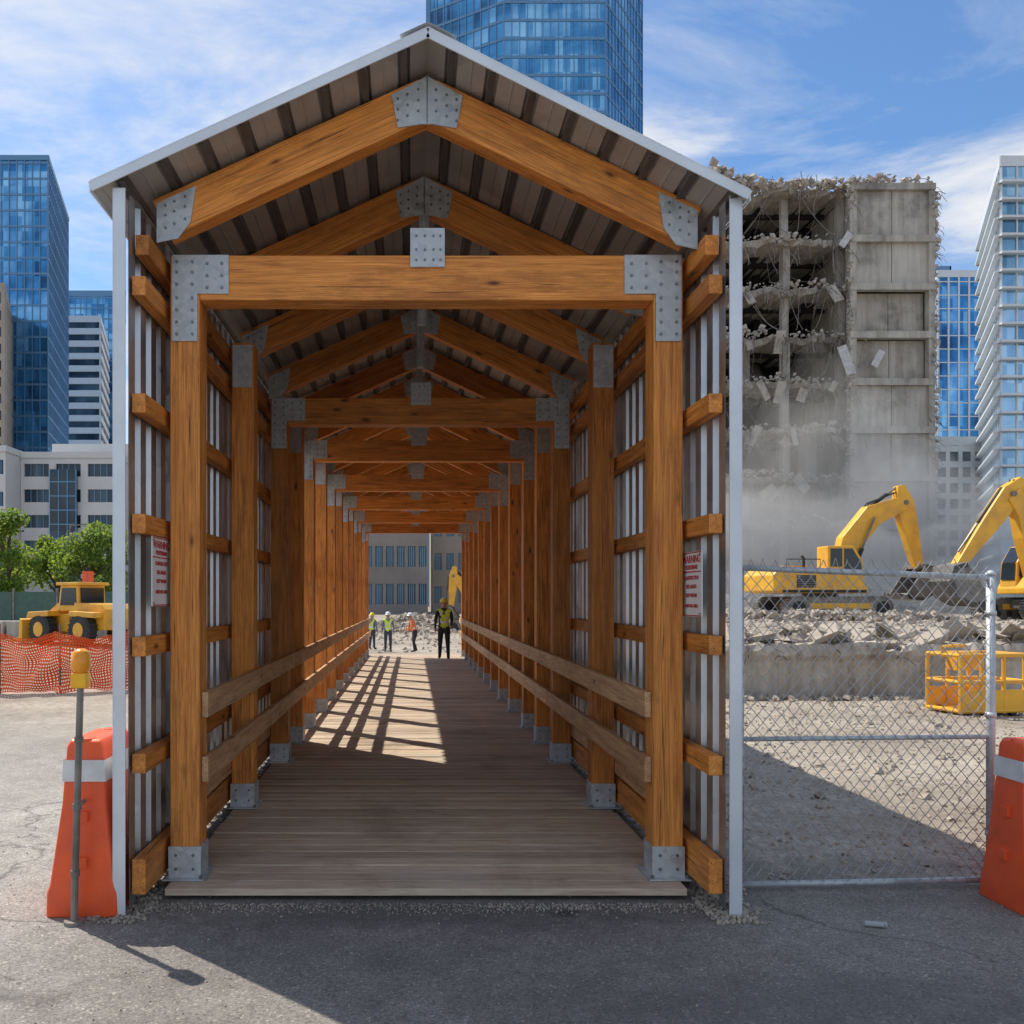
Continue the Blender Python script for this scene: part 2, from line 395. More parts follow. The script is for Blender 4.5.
ra=[4.69,5.8]; y=7.05
while y<24.3: ra.append(y); y+=1.3
for i,ry in enumerate(ra):
    T=.115; cz=4.525; hw=1.50
    for sgn in(-1,1):
        timber('rafter',(CX+sgn*.004,ry+T/2,cz),(CX+sgn*hw,ry+T/2,cz-SLR[sgn]*hw),T,.225,wk,up=(0,0,1))
    q=MB(); f=ry-.009
    def rp(sgn,t,o): return (CX+sgn*t,cz-SLR[sgn]*t+o)
    poly=[rp(-1,.20,.10),(CX,cz+.115),rp(1,.20,.10),rp(1,.165,-.10),(CX+.03,cz-.155),(CX-.03,cz-.155),rp(-1,.165,-.10)]
    q.prism(poly,f,ry-.001,0); q.bb((CX-.003,f-.004,cz-.15),(CX+.003,f-.0005,cz+.11),1)
    bolts(q,[rp(s,t,o) for s in(-1,1) for t in(.05,.11,.165) for o in(-.06,.0,.06)],f,1,.007)
    for sgn in(-1,1):
        poly=[rp(sgn,hw-.2,.09),rp(sgn,hw+.02,.09),rp(sgn,hw+.02,-.13),rp(sgn,hw-.1,-.16),rp(sgn,hw-.17,-.10)]
        q.prism(poly,f,ry-.001,0)
        bolts(q,[rp(sgn,t,o) for t in(hw-.14,hw-.08,hw-.03) for o in(-.07,.0,.055)],f,1,.007)
    if i>0:
        q.bb((CX-.035,ry+.01,cz-.5),(CX+.035,ry+.05,cz-.12)); q.bb((CX-.012,ry-.03,cz-.5),(CX+.012,ry+.0,cz-.16))
    q.build('rafter_plates',[GALV,BOLT],wk)
for sgn in(-1,1):
    X=CX+sgn*(1.563 if sgn<0 else 1.558)
    timber('wall_plate',(X,4.56,3.64),(X,24.5,3.64),.075,.11,wk)
    for z in(3.40,2.76,2.12,1.44,.80,.20):
        segs=[(4.50,24.5)]
        if sgn<0 and z in(3.40,2.76,1.44,.80): segs=[(4.50,9.7)]
        for a,b_ in segs:
            yy=a
            while yy<b_-.1:
                e=min(b_,yy+4.0); timber('girt',(X,yy+.004,z+R(-.012,.012)),(X,e,z+R(-.012,.012)),.075,.105 if z>.3 else .19,wk); yy=e
for sgn in(-1,1):
    X=CX+sgn*(POX-PW/2-.022)
    for z,h in((1.08,.15),(.70,.15)):
        yy=4.88
        while yy<24:
            e=min(24.2,yy+3.6); timber('handrail',(X,yy+.003,z),(X,e,z),.04,h,wk,RAILW); yy=e
    X2=CX+sgn*(POX+PW/2+.014)
    timber('kick_board',(X2,5.1,.42),(X2,24.2,.42),.02,.16,wk,RAILW)
def corr(mb,x,y0,y1,z0,z1,sgn,pitch=.19,d=.045):
    y=y0; pts=[]
    while y<y1-1e-4:
        for t,o in((0,0),(.5,0),(.62,1),(.88,1),(1.0,0)):
            if t<1: pts.append((min(y1,y+t*pitch),x+sgn*o*d))
        y+=pitch
    pts.append((y1,x))
    vs=[];fs=[]
    for (yy,xx) in pts: vs+= [(xx,yy,z0),(xx,yy,z1)]
    for i in range(len(pts)-1): fs.append((2*i,2*i+1,2*i+3,2*i+2))
    mb.add(vs,fs)
q=MB(); corr(q,CX-HWL+.04,4.49,9.75,.03,3.89,-1); q.build('wall_sheeting_left',SHEET,wk)
q=MB(); corr(q,CX+HWR-.04,4.49,24.5,.03,3.85,1); q.build('wall_sheeting_right',SHEET,wk)
q=MB(); corr(q,CX-HWL+.04,9.75,24.5,3.55,3.89,-1); q.build('wall_sheeting_upper',SHEET,wk)
q=MB()
for sgn in(-1,1):
    x=CX+sgn*(HWL if sgn<0 else HWR); tz=3.90 if sgn<0 else 3.86
    q.bb((x-.031,4.455,.0),(x+.031,4.463,tz)); q.bb((x+sgn*.031,4.455,.0),(x+sgn*.037,4.62,tz))
    q.bb((x-.031,24.51,0),(x+.031,24.52,tz))
q.build('corner_trim',TRIM,wk,.0015)
q=MB(); RP=4.685; rib=MB()
RS={-1:(.455,1.785),1:(.505,1.70)}
for sgn in(-1,1):
    sl_,hw=RS[sgn]
    prof=[(0,0)]; t=.13
    while t<hw-.05:
        prof+=[(t-.035,0),(t-.02,.032),(t+.02,.032),(t+.035,0)]
        rib.beam((CX+sgn*t,4.44,RP-sl_*t-.009),(CX+sgn*t,24.7,RP-sl_*t-.009),.036,.014)
        prof+=[(t+.10,0),(t+.108,-.007),(t+.116,0)]
        t+=.215
    prof=[p for p in prof if p[0]<hw-.002]; prof.append((hw,0))
    vs=[];fs=[]
    for t,o in prof:
        for yy in(4.42,24.75): vs.append((CX+sgn*t,yy,RP-sl_*t+o))
    for i in range(len(prof)-1): fs.append((2*i,2*i+1,2*i+3,2*i+2))
    q.add(vs,fs)
q.build('roof_sheeting',ROOF,wk)
rib.build('roof_ribs',RIB,wk)
q=MB()
for sgn in(-1,1):
    sl_,hw=RS[sgn]; hw+=.005
    a=Vector((CX,4.412,RP+.014));b_=Vector((CX+sgn*hw,4.412,RP+.014-sl_*hw))
    q.beam(a,b_,.008,.05); q.beam(a+Vector((0,.03,.028)),b_+Vector((0,.03,.028)),.07,.006)
    q.beam((CX+sgn*hw,4.41,RP-sl_*hw+.01),(CX+sgn*hw,24.8,RP-sl_*hw+.01),.008,.05)
    vs=[(CX,4.40,RP+.066),(CX,24.8,RP+.066),(CX+sgn*.15,24.8,RP+.066-sl_*.15),(CX+sgn*.15,4.40,RP+.066-sl_*.15)]
    q.add(vs,[(0,1,2,3)])
q.build('roof_trim',TRIM,wk)
# ---------------------------------------------------------------- warning signs
def sign(x,y0,y1,z0,z1,face):
    r=root('warning_sign',(x,(y0+y1)/2,(z0+z1)/2))
    w=y1-y0;h=z1-z0
    q=MB(); q.bb((-.003,-w/2,-h/2),(.003,w/2,h/2),0)
    f=face*.0045
    for z in(h/2-.006,-h/2+.006,h/2-.115): q.bb((f-.001,-w/2+.006,z-.003),(f+.001,w/2-.006,z+.003),1)
    for a in(-1,1):
        for b_ in(-1,1): q.tube([(f,a*(w/2-.02),b_*(h/2-.018)),(f+face*.004,a*(w/2-.02),b_*(h/2-.018))],.005,6,2)
    q.build('panel',[WHITEP,REDP,BOLT],r)
    def txt(s_,size,z):
        cu=bpy.data.curves.new('lettering','FONT'); cu.body=s_; cu.size=size; cu.align_x='CENTER'; cu.align_y='CENTER'; cu.extrude=.0008; cu.offset=.0006
        t=bpy.data.objects.new('lettering',cu); sc.collection.objects.link(t); t.parent=r
        t.location=(face*.0045,0,z); t.rotation_euler=(math.pi/2,0,math.pi/2 if face>0 else -math.pi/2); t.data.materials.append(REDP)
    txt('WARNING',.062,h/2-.045); txt('PEDESTRIANS',.034,h/2-.09)
    txt('CONSTRUCTION',.030,h/2-.15); txt('SITE AHEAD',.032,h/2-.20); txt('KEEP WITHIN',.030,h/2-.25); txt('HARD HAT AREA',.028,h/2-.31)
sign(CX-1.522,4.60,4.93,1.66,2.05,1); sign(CX+1.517,4.60,4.93,1.60,1.97,-1)
# ---------------------------------------------------------------- chain link gate
gt=root('chain_link_gate')
A=Vector((1.885,4.87,0));B=Vector((3.425,4.93,0)); 
def gp(t,z,o=0): 
    p=A.lerp(B,t); return (p.x,p.y+o,z)
q=MB()
q.tube([gp(0,.0),gp(0,1.93)],.022,10); q.tube([gp(1,.0),gp(1,1.84)],.024,10)
zt0,zt1=1.885,1.825
q.tube([gp(0,zt0),gp(1,zt1)],.018,10); q.tube([gp(0,.88),gp(1,.885)],.014,8); q.tube([gp(0,.03),gp(1,.04)],.018,10)
q.tube([gp(.03,.03),gp(.03,1.885)],.012,8)
for t,z in((0,1.93),(1,1.84)): q.tube([gp(t,z),gp(t,z+.015),gp(t,z+.03)],[.03,.028,.008],10)
for z in(.3,1.0,1.6):
    for t in(0,1): q.tube([gp(t,z),gp(t,z+.03)],.03,10)
q.build('frame',GALV,gt,smooth=True)
q=MB(); Wd=(B-A).length; H0,H1=.05,1.90; pt=.072
def clip(u0,dirn):
    za,zb=H0,H1; k=dirn*.85; lo,hi=.03,Wd-.03
    z1=(lo-u0)/k+H0; z2=(hi-u0)/k+H0
    if z1>z2: z1,z2=z2,z1
    za=max(za,z1); zb=min(zb,z2)
    if zb-za<.02: return None
    return (u0+k*(za-H0),za),(u0+k*(zb-H0),zb)
u=-2
while u<Wd+2:
    for dn in(1,-1):
        c=clip(u,dn)
        if c:
            (ua,za),(ub,zb)=c
            n=max(2,int((zb-za)/.0424)); pts=[]
            for i in range(n+1):
                s=i/n; uu=ua+(ub-ua)*s; z=za+(zb-za)*s
                pts.append(gp(uu/Wd,z,-.022+.003*(-1)**i*dn+.005*math.sin(uu*5+z*3)))
            q.tube(pts,.0026,4,cap=False)
            if zb>H1-.002:
                q.tube([gp(ub/Wd,zb,-.022),gp((ub+dn*.012)/Wd,zb+.03+R(-.01,.012),-.02+R(-.01,.01))],.0026,4)
    u+=pt
q.build('mesh',simple('fence_wire',(.42,.43,.44),.45,.5),gt)
# ---------------------------------------------------------------- plastic barriers
def barrier(loc,rz,Ln,sc_=1.0):
    r=root('traffic_barrier',loc,rz,sc_)
    prof=[(-.20,0),(-.20,.13),(-.185,.17),(-.125,.62),(-.105,.94),(-.085,.97),(.085,.97),(.105,.94),(.125,.62),(.185,.17),(.20,.13),(.20,0)]
    q=MB(); n=len(prof); rings=[]
    for t,s in((0,.9),(.02,1),(Ln-.02,1),(Ln,.9)):
        rings.append([(p[0]*(s if s==1 else .93),t+(p[1]*.06 if t<Ln/2 else -p[1]*.06),p[1]*(1 if s==1 else .985)) for p in prof])
    vs=[p for rg in rings for p in rg]; fs=[]
    for k in range(3):
        for i in range(n): fs.append((k*n+i,k*n+(i+1)%n,(k+1)*n+(i+1)%n,(k+1)*n+i))
    fs.append(list(range(n))); fs.append([3*n+i for i in range(n)][::-1])
    q.add(vs,fs,0)
    q.build('body',ORG,r,.008,True)
    q=MB()
    def hwz(z): return .185-(z-.17)/.45*.06 if z<.62 else .125-(z-.62)/.32*.02
    z0,z1=.74,.86
    pr=[(-hwz(z0)-.004,z0),(-hwz(z1)-.004,z1),(hwz(z1)+.004,z1),(hwz(z0)+.004,z0)]
    vs=[(a,z0*.06-.004 if k==0 else Ln-.06*z0+.004,z) for k in(0,1) for a,z in pr]
    q.add(vs,[(0,1,2,3),(4,7,6,5),(0,4,5,1),(2,6,7,3)],0)
    q.build('reflective_band',WHT,r)
    q=MB()
    q.tube([(0,.10,.955),(0,.10,.975)],.04,12); q.tube([(0,Ln-.1,.955),(0,Ln-.1,.975)],.04,12)
    for e,s in((.0,-1),(Ln,1)):
        for z in(.3,.55): q.bb((-.03,e+(.06*z if s<0 else -.06*z)-.02,z-.03),(.03,e+(.06*z if s<0 else -.06*z)+.02,z+.03))
    for k in range(int(Ln/.5)):
        for s in(-1,1): q.bb((s*.165,.12+k*.5,.22),(s*.19,.2+k*.5,.30))
    q.build('lugs',ORG,r,.006)
    return r
barrier((-1.765,4.44,0),.0,.55,.97)
barrier((3.27,4.62,0),-math.pi/2+.02,1.6,.95)
r=root('warning_light_post')
q=MB(); q.tube([(-1.77,4.36,0),(-1.735,4.36,1.26)],.018,10); q.tube([(-1.77,4.36,0),(-1.77,4.36,.02)],.05,12)
for z in(.25,.6,.95):
    q.tube([(-1.77+.0278*z,4.36,z),(-1.77+.0278*(z+.03),4.36,z+.03)],.024,10)
q.tube([(-1.752,4.36,.62),(-1.752,4.46,.62)],.012,6)
q.build('pole',STEEL,r)
q=MB(); q.box((-1.735,4.36,1.275),(.085,.07,.08),0); q.build('battery_case',simple('lamp_case',(.98,.5,.02),.5),r,.012)
q=MB(); 
q.tube([(-1.732,4.36,1.315),(-1.732,4.36,1.34),(-1.732,4.36,1.42),(-1.732,4.36,1.44)],[.035,.05,.047,.02],16); q.build('amber_lens',AMB,r,smooth=True)
# ---------------------------------------------------------------- net fence
r=root('safety_net_fence')
q=MB(); path=[(-11,14.6),(-9,15.3),(-7.4,14.9),(-6.4,15.1),(-5.2,15.6),(-4.6,16.6)]
def pp(s):
    s=s*(len(path)-1); i=min(int(s),len(path)-2); t=s-i
    return path[i][0]*(1-t)+path[i+1][0]*t, path[i][1]*(1-t)+path[i+1][1]*t
nx=170; nz=20
def nv(i,j):
    x,y=pp(i/nx); s=i/nx*5; sag=.16*math.sin((s%1)*math.pi)
    z=.02+(1.12-sag)*(j/nz)+.08*noise.noise(Vector((i*.1,j*.15,0)))
    return Vector((x+.08*noise.noise(Vector((i*.2,j*.1,9))),y+.3*noise.noise(Vector((i*.1,j*.12,5))),z))
grid=[[nv(i,j) for j in range(nz+1)] for i in range(nx+1)]
for i in range(nx):
    for j in range(nz):
        a,b_,c,d=grid[i][j],grid[i+1][j],grid[i+1][j+1],grid[i][j+1]
        cc=(a+b_+c+d)/4
        ia,ib,ic,id_=[cc+(p-cc)*.45 for p in(a,b_,c,d)]
        q.add([a,b_,c,d,ia,ib,ic,id_],[(0,1,5,4),(1,2,6,5),(2,3,7,6),(3,0,4,7)])
q.build('net',NET,r)
q=MB()
for (x,y) in path: q.tube([(x,y+.05,0),(x,y+.05,1.25)],.02,6)
q.build('stakes',STEEL,r)
# ---------------------------------------------------------------- machines
def ribbon(mb,cl,hw,y0,y1,mi):
    up=[];lo=[]
    for i,p in enumerate(cl):
        a=Vector(cl[max(i-1,0)]);b_=Vector(cl[min(i+1,len(cl)-1)]); d=(b_-a).normalized(); n=Vector((-d.y,d.x))
        up.append(tuple(Vector(p)+n*hw[i])); lo.append(tuple(Vector(p)-n*hw[i]))
    k=len(cl); vs=[(p[0],y,p[1]) for y in(y0,y1) for p in up+lo]
    fs=[]
    for i in range(k-1):
        fs.append((i,i+1,k+i+1,k+i)); fs.append((2*k+i,3*k+i,3*k+i+1,2*k+i+1))
        fs.append((i,2*k+i,2*k+i+1,i+1)); fs.append((k+i,k+i+1,3*k+i+1,3*k+i))
    fs.append((0,k,3*k,2*k)); fs.append((k-1,3*k-1,4*k-1,2*k-1))
    mb.add(vs,fs,mi)
def excavator(loc,rz,scale,boom,arm,bucket,bw=1.0):
    r=root('excavator',loc,rz,scale)
    for s in(-1,1):
        q=MB(); y0=s*1.25-.3;y1=s*1.25+.3
        pts=[]
        for k in range(13):
            a=-math.pi/2+math.pi*k/12; pts.append((1.75+.42*math.cos(a),.44+.42*math.sin(a)))
        for k in range(13):
            a=math.pi/2+math.pi*k/12; pts.append((-1.75+.42*math.cos(a),.44+.42*math.sin(a)))
        q.prism(pts,y0,y1,0)
        n=len(pts); dense=[]
        for i in range(n):
            a=Vector(pts[i]);b_=Vector(pts[(i+1)%n]); Lg=(b_-a).length; m_=max(1,round(Lg/.2))
            for t in range(m_): dense.append((a.lerp(b_,t/m_),(b_-a).normalized()))
        for p,d in dense:
            q.beam((p.x-d.x*.04,(y0+y1)/2,p.y-d.y*.04),(p.x+d.x*.04,(y0+y1)/2,p.y+d.y*.04),.66,.07,0,up=(-d.y,0,d.x))
        for k in range(7):
            x=-1.5+k*.5; q.tube([(x,y0-.03,.24),(x,y1+.03,.24)],.13,10,1)
        for x in(-1.75,1.75): q.tube([(x,y0-.04,.44),(x,y1+.04,.44)],.27,12,1)
        q.bb((-1.3,y0-.02,.4),(1.3,y1+.02,.62),2)
        q.build('track',[STEEL,BLK,YEL],r)
    q=MB(); q.bb((-1.0,-1,.45),(1.0,1,.8),0); q.tube([(0,0,.78),(0,0,1.02)],.7,20,0); q.build('undercarriage',STEEL,r)
    q=MB()
    q.prism([(-2.35,1.02),(1.25,1.02),(1.25,1.25),(.9,1.9),(-.4,2.0),(-2.0,2.0),(-2.5,1.75),(-2.6,1.2)],-1.3,1.3,0)
    q.prism([(-2.66,1.1),(-2.05,1.05),(-2.0,2.07),(-2.4,2.07),(-2.7,1.75)],-1.32,1.32,0)
    q.build('engine_house',YEL,r,.05)
    q=MB(); q.bb((-1.7,-1.315,1.25),(-.9,1.315,1.75),0); q.bb((-1.9,-.7,2.0),(-.9,.3,2.16),1); q.tube([(-1.2,-.9,2.0),(-1.2,-.9,2.45),(-1.3,-.9,2.55)],.06,8,0)
    for k in range(5): q.bb((-1.68,-1.33,1.3+k*.09),(-.92,-1.31,1.33+k*.09),2)
    q.bb((-2.3,-1.325,1.05),(1.2,-1.31,1.16),0)
    q.tube([(-.7,-1.25,2.0),(-.7,-1.25,2.4),(-2.1,-1.25,2.4),(-2.1,-1.25,2.0)],.022,6,0)
    q.build('vents',[BLK,YEL,STEEL],r)
    for yc in(-.78,):
        q=MB(); prof=[(-.35,1.9),(-.35,2.95),(.75,2.95),(1.15,2.3),(1.22,1.3),(.0,1.3)]
        q.prism(prof,yc-.42,yc+.42,0); q.build('cab',YEL,r,.05)
        q=MB()
        q.prism([(-.24,2.1),(-.24,2.84),(.25,2.84),(.25,2.1)],yc-.435,yc+.435,0)
        q.prism([(.33,1.75),(.33,2.84),(.68,2.84),(1.04,2.27),(1.09,1.75)],yc-.435,yc+.435,0)
        q.add([(1.17,yc-.34,2.3),(1.17,yc+.34,2.3),(.80,yc+.34,2.92),(.80,yc-.34,2.92)],[(0,1,2,3)],0)
        q.add([(1.235,yc-.34,1.6),(1.235,yc+.34,1.6),(1.175,yc+.34,2.28),(1.175,yc-.34,2.28)],[(0,1,2,3)],0)
        q.build('cab_glass',DGL,r)
    q=MB(); nb=len(boom); ribbon(q,boom,[.26*bw]+[.42*bw]*(nb-2)+[.26*bw],-.25,.25,0)
    q.build('boom',YEL,r,.03)
    e=Vector(boom[-1]); a1=Vector(arm)
    d=(a1-e).normalized(); back=e-d*.75
    q=MB(); ribbon(q,[tuple(back),tuple(e),tuple(e.lerp(a1,.4)),tuple(a1)],[.14,.36*bw,.3*bw,.17],-.19,.19,0); q.build('dipper_arm',YEL,r,.03)
    q=MB()
    def cyl(p,s,y):
        p=Vector(p);s=Vector(s);mdl=p.lerp(s,.55)
        q.tube([(p.x,y,p.y),(mdl.x,y,mdl.y)],.085,8,0); q.tube([(mdl.x,y,mdl.y),(s.x,y,s.y)],.045,8,1)
    mid_=Vector(boom[nb//2])
    for y in(-.36,.36): cyl((.95,1.3),(mid_.x-.05,mid_.y-.1),y)
    cyl((mid_.x+.05,mid_.y+.45),tuple(back),0)
    nrm=Vector((-d.y,d.x)); nrm=nrm if nrm.x>0 else -nrm
    cyl(tuple(e+nrm*.4),tuple(a1-d*.5+nrm*.3),0)
    q.tube([(e.x,-.28,e.y),(e.x,.28,e.y)],.11,10,1); q.tube([(a1.x,-.25,a1.y),(a1.x,.25,a1.y)],.09,10,1)
    for y in(-.1,.1):
        q.tube([(1.0,y,1.9)]+[(boom[k][0]-.1,y,boom[k][1]+.48*bw) for k in range(1,nb)]+[(e.x+.2,y,e.y-.1)],.03,5,0)
    q.build('hydraulic_rams',[BLK,STEEL],r)
    bk=MB(); s=bucket
    out=[(0,.12),(.42,.0),(.55,-.45),(.35,-.95),(-.15,-1.2),(-.62,-1.15),(-.75,-1.0)]
    inn=[(-.7,-.93),(-.6,-1.05),(-.15,-1.08),(.25,-.88),(.43,-.45),(.3,-.12),(-.05,-.02)]
    P=[(a1.x+x*s,a1.y+z*abs(s)) for x,z in out]; I=[(a1.x+x*s,a1.y+z*abs(s)) for x,z in inn]
    k=len(out)
    for i in range(k-1):
        bk.prism([P[i],P[i+1],I[k-2-i],I[k-1-i]],-.6,.6,0)
    for y in(-.6,.56): bk.prism(P,y,y+.04,0)
    tp=P[-1]
    for y in(-.5,-.25,0,.25,.5): bk.beam((tp[0]+.1*s,y,tp[1]-.05),(tp[0]-.28*s,y,tp[1]+.05),.09,.07,0)
    bk.build('bucket',STEEL,r)
    return r
zb=gh(16,35)
excavator((PX(820,600,35).x,35,zb),.06,1.0,[(.75,1.7),(1.25,3.15),(2.2,4.3),(3.6,4.85)],(4.25,2.1),1.15,1.1)
excavator((PX(1052,600,33).x,33,gh(25,33)),math.pi+.08,1.0,[(.7,1.7),(.95,3.3),(1.15,4.3),(1.8,4.95)],(4.0,2.1),1.3,1.2)
excavator((PX(480,600,60).x,60,gh(4,60)+.0),math.pi-.2,.95,[(.75,1.7),(1.0,3.0),(1.3,3.6),(2.0,4.2)],(2.2,1.9),.9)
def loader(loc,rz,scale=1):
    r=root('wheel_loader',loc,rz,scale)
    q=MB()
    for x in(-1.15,1.15):
        for y in(-.85,.85):
            q.tube([(x,y-.2,.6),(x,y-.16,.6),(x,y+.16,.6),(x,y+.2,.6)],[.52,.6,.6,.52],20,0); q.tube([(x,y-.22,.6),(x,y+.22,.6)],.28,14,1)
            for k in range(20):
                a=k*math.pi/10; q.box((x+.6*math.cos(a),y,.6+.6*math.sin(a)),(.06,.36,.06),0)
    q.build('wheels',[BLK,YEL],r)
    q=MB(); q.prism([(-2.1,.6),(-2.15,1.35),(-1.9,1.55),(-.4,1.6),(-.3,.55)],-.65,.65,0); q.prism([(.1,.5),(.1,1.2),(1.7,1.1),(1.8,.5)],-.5,.5,0)
    q.prism([(-2.0,1.05),(-2.0,1.25),(-.6,1.3),(-.6,1.1)],-1.05,1.05,0); q.prism([(.6,1.1),(.6,1.3),(1.8,1.25),(1.9,1.0)],-1.05,1.05,0)
    q.build('body',YEL,r,.04)
    q=MB(); q.prism([(-.6,1.3),(-.55,2.25),(.45,2.25),(.6,1.3)],-.6,.6,0); q.build('cab_frame',YEL,r,.03)
    q=MB(); q.prism([(-.48,1.5),(-.44,2.15),(.36,2.15),(.46,1.5)],-.615,.615,0); q.bb((-.63,-.5,1.5),(.62,.5,2.15)); q.build('cab_glass',DGL,r)
    q=MB(); q.bb((-.7,-.7,2.25),(.6,.7,2.36)); q.build('cab_roof',YEL,r,.03)
    q=MB()
    for y in(-.55,.5): q.beam((.6,y,1.5),(2.2,y,.55),.1,.22)
    q.prism([(2.0,.1),(2.0,.95),(2.15,1.0),(2.2,.3),(2.9,.15),(2.9,.08)],-1.15,1.15)
    q.build('loader_bucket',YEL,r,.02)
loader((PX(82,600,31).x,31,0),2.6,.98)
# ---------------------------------------------------------------- lift basket
p=PX(975,715,12.4)
r=root('aerial_work_basket',(p.x,12.4,gh(p.x,12.4)),.15,.9)
q=MB()
for z in(.08,.55,.98):
    for a,b_ in(((-.58,-.35),(.58,-.35)),((.58,-.35),(.58,.35)),((.58,.35),(-.58,.35)),((-.58,.35),(-.58,-.35))):
        q.tube([(a[0],a[1],z),(b_[0],b_[1],z)],.034,8)
for x in(-.58,-.2,.2,.58):
    for y in(-.35,.35): q.tube([(x,y,.05),(x,y,.98)],.03,8)
q.bb((-.6,-.37,.1),(.6,-.355,.42)); q.bb((-.6,.355,.1),(.6,.37,.42)); q.bb((-.6,-.35,.06),(.6,.35,.1))
q.tube([(-.58,0,.98),(-.62,0,1.1),(-.45,0,1.12),(-.2,0,1.12)],.03,8); q.bb((-.25,.1,.7),(.2,.34,1.0))
q.build('frame',YEL,r)
q=MB()
for x in(-.4,.4):
    for y in(-.3,.3): q.tube([(x,y-.04,.05),(x,y+.04,.05)],.06,10)
q.build('casters',BLK,r)
# ---------------------------------------------------------------- retaining wall & rubble
q=MB(); rr=random.Random(5)
n=240; x0_,x1_=5.2,24
top=[.92+.07*noise.noise(Vector((k*.07,0,7)))+.06*noise.noise(Vector((k*.5,0,1)))-(.15 if noise.noise(Vector((k*.11,4,2)))>.36 else 0) for k in range(n+1)]
NZ=12; vs=[];fs=[]
for k in range(n+1):
    x=x0_+(x1_-x0_)*k/n
    for j in range(NZ+1):
        z=-.3+(top[k]+.3)*j/NZ
        rg=.03*noise.noise(Vector((x*3,z*3,0)))+.025*noise.noise(Vector((x*9,z*9,3)))
        if k%31 in(0,) : rg+=.05
        if z>.70: rg-=.07
        vs.append((x,WY+rg+(.05 if j==NZ else 0),z))
    vs.append((x,WY+.4,top[k]+.02))
W2=NZ+2
for k in range(n):
    for j in range(NZ+1): fs.append((k*W2+j,k*W2+j+1,(k+1)*W2+j+1,(k+1)*W2+j))
q.add(vs,fs)
q.build('retaining_wall',CONCW)
q=MB(); 
for k in range(5600):
    x=rr.uniform(5.3,24) if k%3 else rr.uniform(5.3,12)
    y=WY+.12+abs(rr.gauss(0,1.5)); s=rr.choice((.04,.06,.08,.11,.16,.24)); bank=.30*math.exp(-((y-WY-1.0)/.8)**2)*(0.5+1.0*noise.noise(Vector((x*.6,1,2))))
    q.chunk((x,y,gh(x,max(y,WY+.6))+max(0,bank)*rr.uniform(.2,1)-.02),s,0,.8,rr)
for k in range(520):
    x=rr.uniform(5.4,13); y=WY-.05-abs(rr.gauss(0,.3)); q.chunk((x,y,.02),rr.choice((.03,.05,.08,.13)),0,.8,rr)
for k in range(34):
    x=rr.uniform(5.6,13);y=rr.uniform(WY+.1,WY+1.4); q.chunk((x,y,gh(x,WY+1)+.08+rr.uniform(-.03,.15)),rr.uniform(.35,.9),0,.2,rr)
for k in range(1500):
    x=rr.uniform(8,30); y=rr.uniform(17,40); q.chunk((x,y,.88),rr.choice((.08,.12,.2,.3)),0,.6,rr)
for k in range(420):
    x=PX(800,600,33).x+rr.gauss(0,2.6); y=31.5+rr.gauss(0,.9); q.chunk((x,y,.88+rr.uniform(0,.35)),rr.choice((.15,.25,.4)),0,.6,rr)
for k in range(1600):
    a=rr.gauss(0,1);b_=rr.gauss(0,1); x=29+a*8;y=55+b_*3; h=1.7*math.exp(-(a*a+b_*b_)*.5)
    q.chunk((x,y,.85+h*rr.uniform(.4,1)),rr.uniform(.2,1.0),0,.7,rr)
q.build('rubble_pile',RUBB)
q=MB()
for k in range(150):
    x=rr.uniform(5.8,14);y=rr.uniform(WY-.08,WY+1); z=rr.uniform(.6,.95); pts=[Vector((x,y,z))]
    d=Vector((rr.uniform(-1,1),rr.uniform(-.9,.2),rr.uniform(0,.8)))
    for i in range(5): pts.append(pts[-1]+d*.08); d+=Vector((rr.uniform(-.4,.4),rr.uniform(-.3,.3),-.3))
    q.tube(pts,.007,4)
q.build('scrap_rebar',RUST)
q=MB()
for k in range(6500):
    x=rr.uniform(2.0,12); y=rr.uniform(5.0,14.3); 
    q.chunk((x,y,gh(x,y)+.004),rr.choice((.015,.02,.03,.045)) if k%30 else rr.uniform(.06,.13),0,.8,rr)
for k in range(2600):
    sg_=rr.choice((-1,1)); x=CX+sg_*(1.62+rr.gauss(0,.10)); y=4.35+abs(rr.gauss(0,.5)) if k%2 else rr.uniform(4.4,9)
    if abs(x-CX)<1.5: continue
    q.chunk((x,y,.006),rr.choice((.01,.015,.022,.03)),0,.8,rr)
for k in range(1700):
    q.chunk((CX+rr.uniform(-1.7,1.7),4.64-abs(rr.gauss(0,.07)),.003),rr.choice((.006,.009,.014)),0,.8,rr)
for k in range(900):
    x=rr.uniform(-4,4); y=rr.uniform(2.6,6); q.chunk((x,y,.002),rr.choice((.006,.009,.013)),0,.8,rr)
q.build('gravel',RUBB)
q=MB()
for k in range(1500):
    x=rr.uniform(-10,8); y=rr.uniform(28,75); q.chunk((x,y,gh(x,y)+.02),rr.choice((.06,.1,.15,.25)),0,.7,rr)
for k in range(1800):
    a=rr.gauss(0,1);b_=rr.gauss(0,1); x=.4+a*2.4;y=64+b_*3; h=1.15*math.exp(-(a*a+b_*b_)*.5)
    q.chunk((x,y,gh(x,y)+h*rr.uniform(.5,1)),rr.uniform(.12,.5),0,.7,rr)
q.build('rubble_field',RUBB)
q=MB(); p=PX(873,927,4.32); q.tube([(p.x-.045,4.32,.018),(p.x+.045,4.30,.018)],.014,10); q.tube([(p.x+.045,4.30,.018),(p.x+.055,4.30,.018)],.017,10)
q.build('plastic_pipe_offcut',simple('grey_plastic',(.4,.4,.4),.5))
